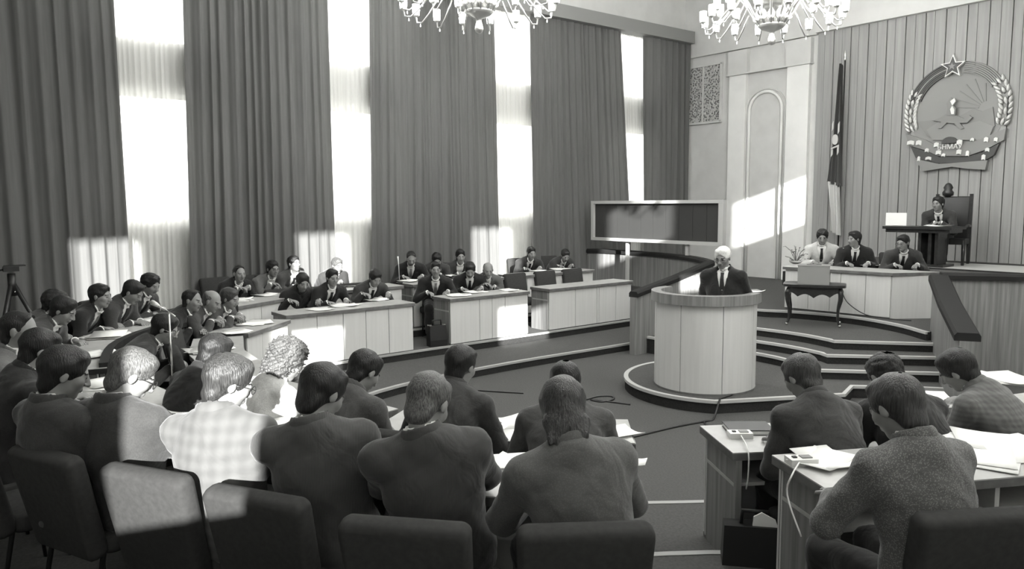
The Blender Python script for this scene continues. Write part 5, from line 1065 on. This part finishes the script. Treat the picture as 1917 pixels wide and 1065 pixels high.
# --- outer row by the windows (left to right in the photograph)
seated('black-clad man resting his chin on both hands at the outer desk', 447, 497, ('x', -10.75), O, 8, 0, 5, 'clasp', 'recede', 'black_suit', 'f')
seated('bespectacled man resting his chin on one hand by the curtain', 510, 488, ('x', -10.8), O, 8, 5, 8, 'chin', 'thick', 'mid_suit', 'f', glasses='lens')
seated('upright man looking up, in a grey suit at the outer desk', 548, 479, ('x', -10.85), O, 12, 5, -5, 'fold', 'short', 'grey_suit', 'f')
seated('fair-haired man washed out by sun before the bright curtain', 632, 483, ('x', -10.9), O, 5, 0, 15, 'fold', 'short', 'charcoal', 'f', hairmat='hair_grey')
seated('grey-haired man in striped tie reading at the outer desk', 770, 472, ('x', -10.85), O, -25, 0, 30, 'write', 'recede', 'black_suit', 'f', tie='tie_grey')
seated('half-hidden man behind the pale tie, head lowered', 818, 475, ('x', -10.82), O, -20, -5, 30, 'fold', 'thick', 'charcoal', 'f')
seated('tallest man of the middle outer desk, open collar', 862, 467, ('x', -10.8), O, -25, 0, 10, 'fold', 'thick', 'charcoal', 'f', tie=None)
seated('upright man in dark tie at the far outer desk', 995, 462, ('x', -10.75), O, -20, 5, 12, 'write', 'short', 'charcoal', 'f')
seated('man bent over his writing at the far outer desk', 1060, 468, ('x', -10.7), O, -15, -5, 30, 'write', 'short', 'charcoal', 'f')
# --- inner row by the windows
seated('young man in black high-collared jacket at the sunlit desk', 568, 513, ('x', -9.62), I_, 2, -4, 25, 'paper', 'thick', 'black_suit', 'f', vneck=False, tie=None)
seated('man in white shirt looking right at the sunlit desk', 622, 504, ('x', -9.62), I_, 5, -6, 8, 'write', 'short', 'black_suit', 'f')
seated('man holding up a sheaf of papers at the sunlit desk', 705, 507, ('x', -9.62), I_, -2, 0, 30, 'paper', 'thick', 'charcoal', 'f')
seated('man facing forward in pale tie at the middle desk', 815, 490, ('x', -9.66), I_, -28, 0, 2, 'write', 'short', 'black_suit', 'f', tie='tie_grey')
seated('man in black writing with bowed head at the middle desk', 880, 493, ('x', -9.6), I_, -28, -5, 32, 'write', 'thick', 'black_suit', 'f')
seated('bald man in brown jacket covering his face with a hand', 914, 492, ('x', -9.6), I_, -22, -5, 20, 'chin', 'bald', 'brown_suit', 'f', tie='tie_grey')
# --- the bend at the left
seated('man in dark suit with bright collar looking right at the bend', 360, 542, ('r', 1.14), I_, 48, 0, 10, 'fold', 'recede', 'black_suit', 'm')
seated('bald bowed man at the bend of the inner row', 402, 545, ('r', 1.10), I_, 45, 0, 25, 'clasp', 'bald', 'grey_suit', 'm', hairmat='hair_grey')
seated('man with hands clasped at his mouth at the bend', 432, 540, ('r', 1.10), I_, 40, 0, 15, 'clasp', 'thick', 'grey_suit', 'm', hairmat='hair_brown')
seated('man with bushy hair furthest back at the left, mostly hidden', 108, 545, ('r', 1.13), O, 55, 10, 20, 'fold', 'wavy', 'grey_suit', 'm')
seated('young man with white collar bowing over the curved desk', 128, 558, ('r', 1.12), O, 58, 0, 30, 'write', 'thick', 'grey_suit', 'm')
seated('man writing in profile before the sunlit curtain', 187, 532, ('r', 1.14), O, 52, 0, 8, 'write', 'short', 'black_suit', 'm', tie='tie_grey')
seated('man crouching over his papers at the curved desk', 258, 528, ('r', 1.13), O, 50, 0, 35, 'fold', 'short', 'charcoal', 'm')
seated('bushy-haired man at the far end of the curved desk', 285, 514, ('r', 1.14), O, 42, -5, 22, 'write', 'wavy', 'charcoal', 'm')
# --- second row from the front, backs to the camera
seated('man in steel spectacles reading beside the microphone stand', 318, 590, ('r', 1.13), I_, 66, 0, 28, 'write', 'thick', 'charcoal', 'm', glasses='steel_frame')
seated('man with sunlit ear and neck, black jacket', 415, 628, ('r', 1.21), I_, 108, -10, 30, 'fold', 'short', 'black_suit', 'n')
seated('woman with curly hair in a pale jacket', 552, 640, ('r', 1.20), I_, 98, -10, 30, 'write', 'curly', 'white_suit', 'n', hairmat='hair_light', tie=None)
seated('man in grey suit beyond the left pinstripe jacket', 697, 660, ('r', 1.18), I_, 112, -10, 38, 'fold', 'short', 'grey_suit', 'n')
seated('young black-haired man writing in the centre', 868, 648, ('r', 1.20), I_, 118, -8, 22, 'write', 'thick', 'charcoal', 'n', chair_back=-0.06)
seated('dark-haired person almost hidden behind the long-haired woman', 1058, 682, ('r', 1.14), I_, 138, 0, 38, 'wide', 'thick', 'grey_suit', 'n', chair_back=-0.06)
# --- front row, backs to the camera
seated('man in steel spectacles and grey suit at the left edge', 38, 583, ('r', 1.27), O, 64, 0, 12, 'fold', 'recede', 'mid_suit', 'n', glasses='steel_frame')
seated('black-clad man with white collar line at the left edge', 88, 618, ('r', 1.22), O, 96, -5, 25, 'fold', 'short', 'black_suit', 'n')
seated('large dark-suited man with full black hair at left', 132, 630, ('r', 1.32), O, 114, -28, 22, 'fold', 'thick', 'charcoal', 'n', place=(-4.42, 0.42, 105))
seated('grey-haired man with one sunlit sleeve', 270, 655, ('r', 1.25), O, 124, -38, 34, 'wide', 'short', 'charcoal', 'n', lat=-3, place=(-3.92, 0.68, 113), hairmat='hair_grey', glasses='lens')
seated('man in a sunlit pale checked coat', 442, 667, ('r', 1.26), O, 134, -46, 24, 'wide', 'thick', 'pale', 'n', lat=-7, place=(-3.41, 0.95, 119), hairmat='hair_brown', glasses='lens')
seated('man with thick black hair in the left pinstripe jacket', 620, 680, ('r', 1.25), O, 148, -40, 34, 'fold', 'thick', 'pin', 'n', lat=-10, place=(-2.88, 1.21, 119), elbow=1.5)
seated('greying man in the dark pinstripe jacket', 815, 695, ('r', 1.24), O, 155, -37, 38, 'wide', 'short', 'pin2', 'n', place=(-2.36, 1.47, 131), hairmat='hair_grey', elbow=1.7, lat=-13)
seated('woman with shoulder-length hair in a grey jacket', 1050, 712, ('r', 1.23), O, 160, -15, 34, 'wide', 'long', 'brown_suit', 'n', place=(-2.0, 1.86, 145), hairmat='hair_brown', tie=None, elbow=1.6, lat=-9)
# --- right-hand block
seated('brown-haired man in a dark suit right of the aisle', 1488, 667, ('r', 1.19), I_, 156, 10, 34, 'wide', 'thick', 'charcoal', 'n', hairmat='hair_brown', elbow=0.6, chair_back=-0.12)
seated('curly-haired man bowed low behind the tweed jacket', 1645, 668, ('r', 1.14), I_, 150, 0, 42, 'fold', 'wavy', 'black_suit', 'n', chair_back=-0.12)
seated('man in a checked jacket leaning left over his hands', 1772, 660, ('r', 1.14), I_, 176, 12, 36, 'clasp', 'thick', 'check', 'n', hr=-10, chair_back=-0.12)
seated('man in a speckled tweed jacket in the right foreground', 1660, 705, ('r', 1.24), O, 158, 8, 30, 'wide', 'thick', 'tweed', 'n', hairmat='hair_brown', elbow=1.6, place=(-1.24, 2.96, 148))
# --- stage
person(1352, 460, ('r', 1.625), S1, -66, -8, 16, 'stand', 'thick', 'black_suit', 'm', 'white-haired man in black suit and spectacles standing at the lectern', glasses='lens', stand=True, hairmat='hair_white', elbow=0.25)
seated('curly-haired secretary in a white jacket', 1540, 430, ('y', 11.35), S5, -58, 0, 18, 'write', 'wavy', 'white_suit', 'f', hairmat='hair')
seated('secretary in black turning to his neighbour', 1600, 433, ('y', 11.45), S5, -55, -55, 5, 'write', 'thick', 'black_suit', 'f')
seated('secretary in spectacles and dark suit at the right end', 1690, 440, ('y', 11.6), S5, -55, -40, 12, 'write', 'short', 'charcoal', 'f', glasses='lens')
person(1757, 368, ('y', 13.32), DAIS, -78, -20, 4, 'fold', 'thick', 'charcoal', 'f', 'chairman in dark suit seated in the high-backed chair on the dais')
# --- empty chairs that show between the desks
for (x, y, z, a, lb) in ((-9.72, 7.98, T2, 0, 'empty dark chair behind the empty desk, nearest the steps between the desks'), (-9.72, 8.65, T2, 0, 'empty dark chair behind the middle of the empty desk'), (-9.72, 9.3, T2, 0, 'empty dark chair behind the right end of the empty desk'),
                         (-6.55, 1.95 , T2, 80, 'empty dark chair between the bend desks'), (-7.45, 2.15, T2, 62, 'empty dark chair below the dark rim of the curved desk')):
    chair(x, y, z, a, lb)
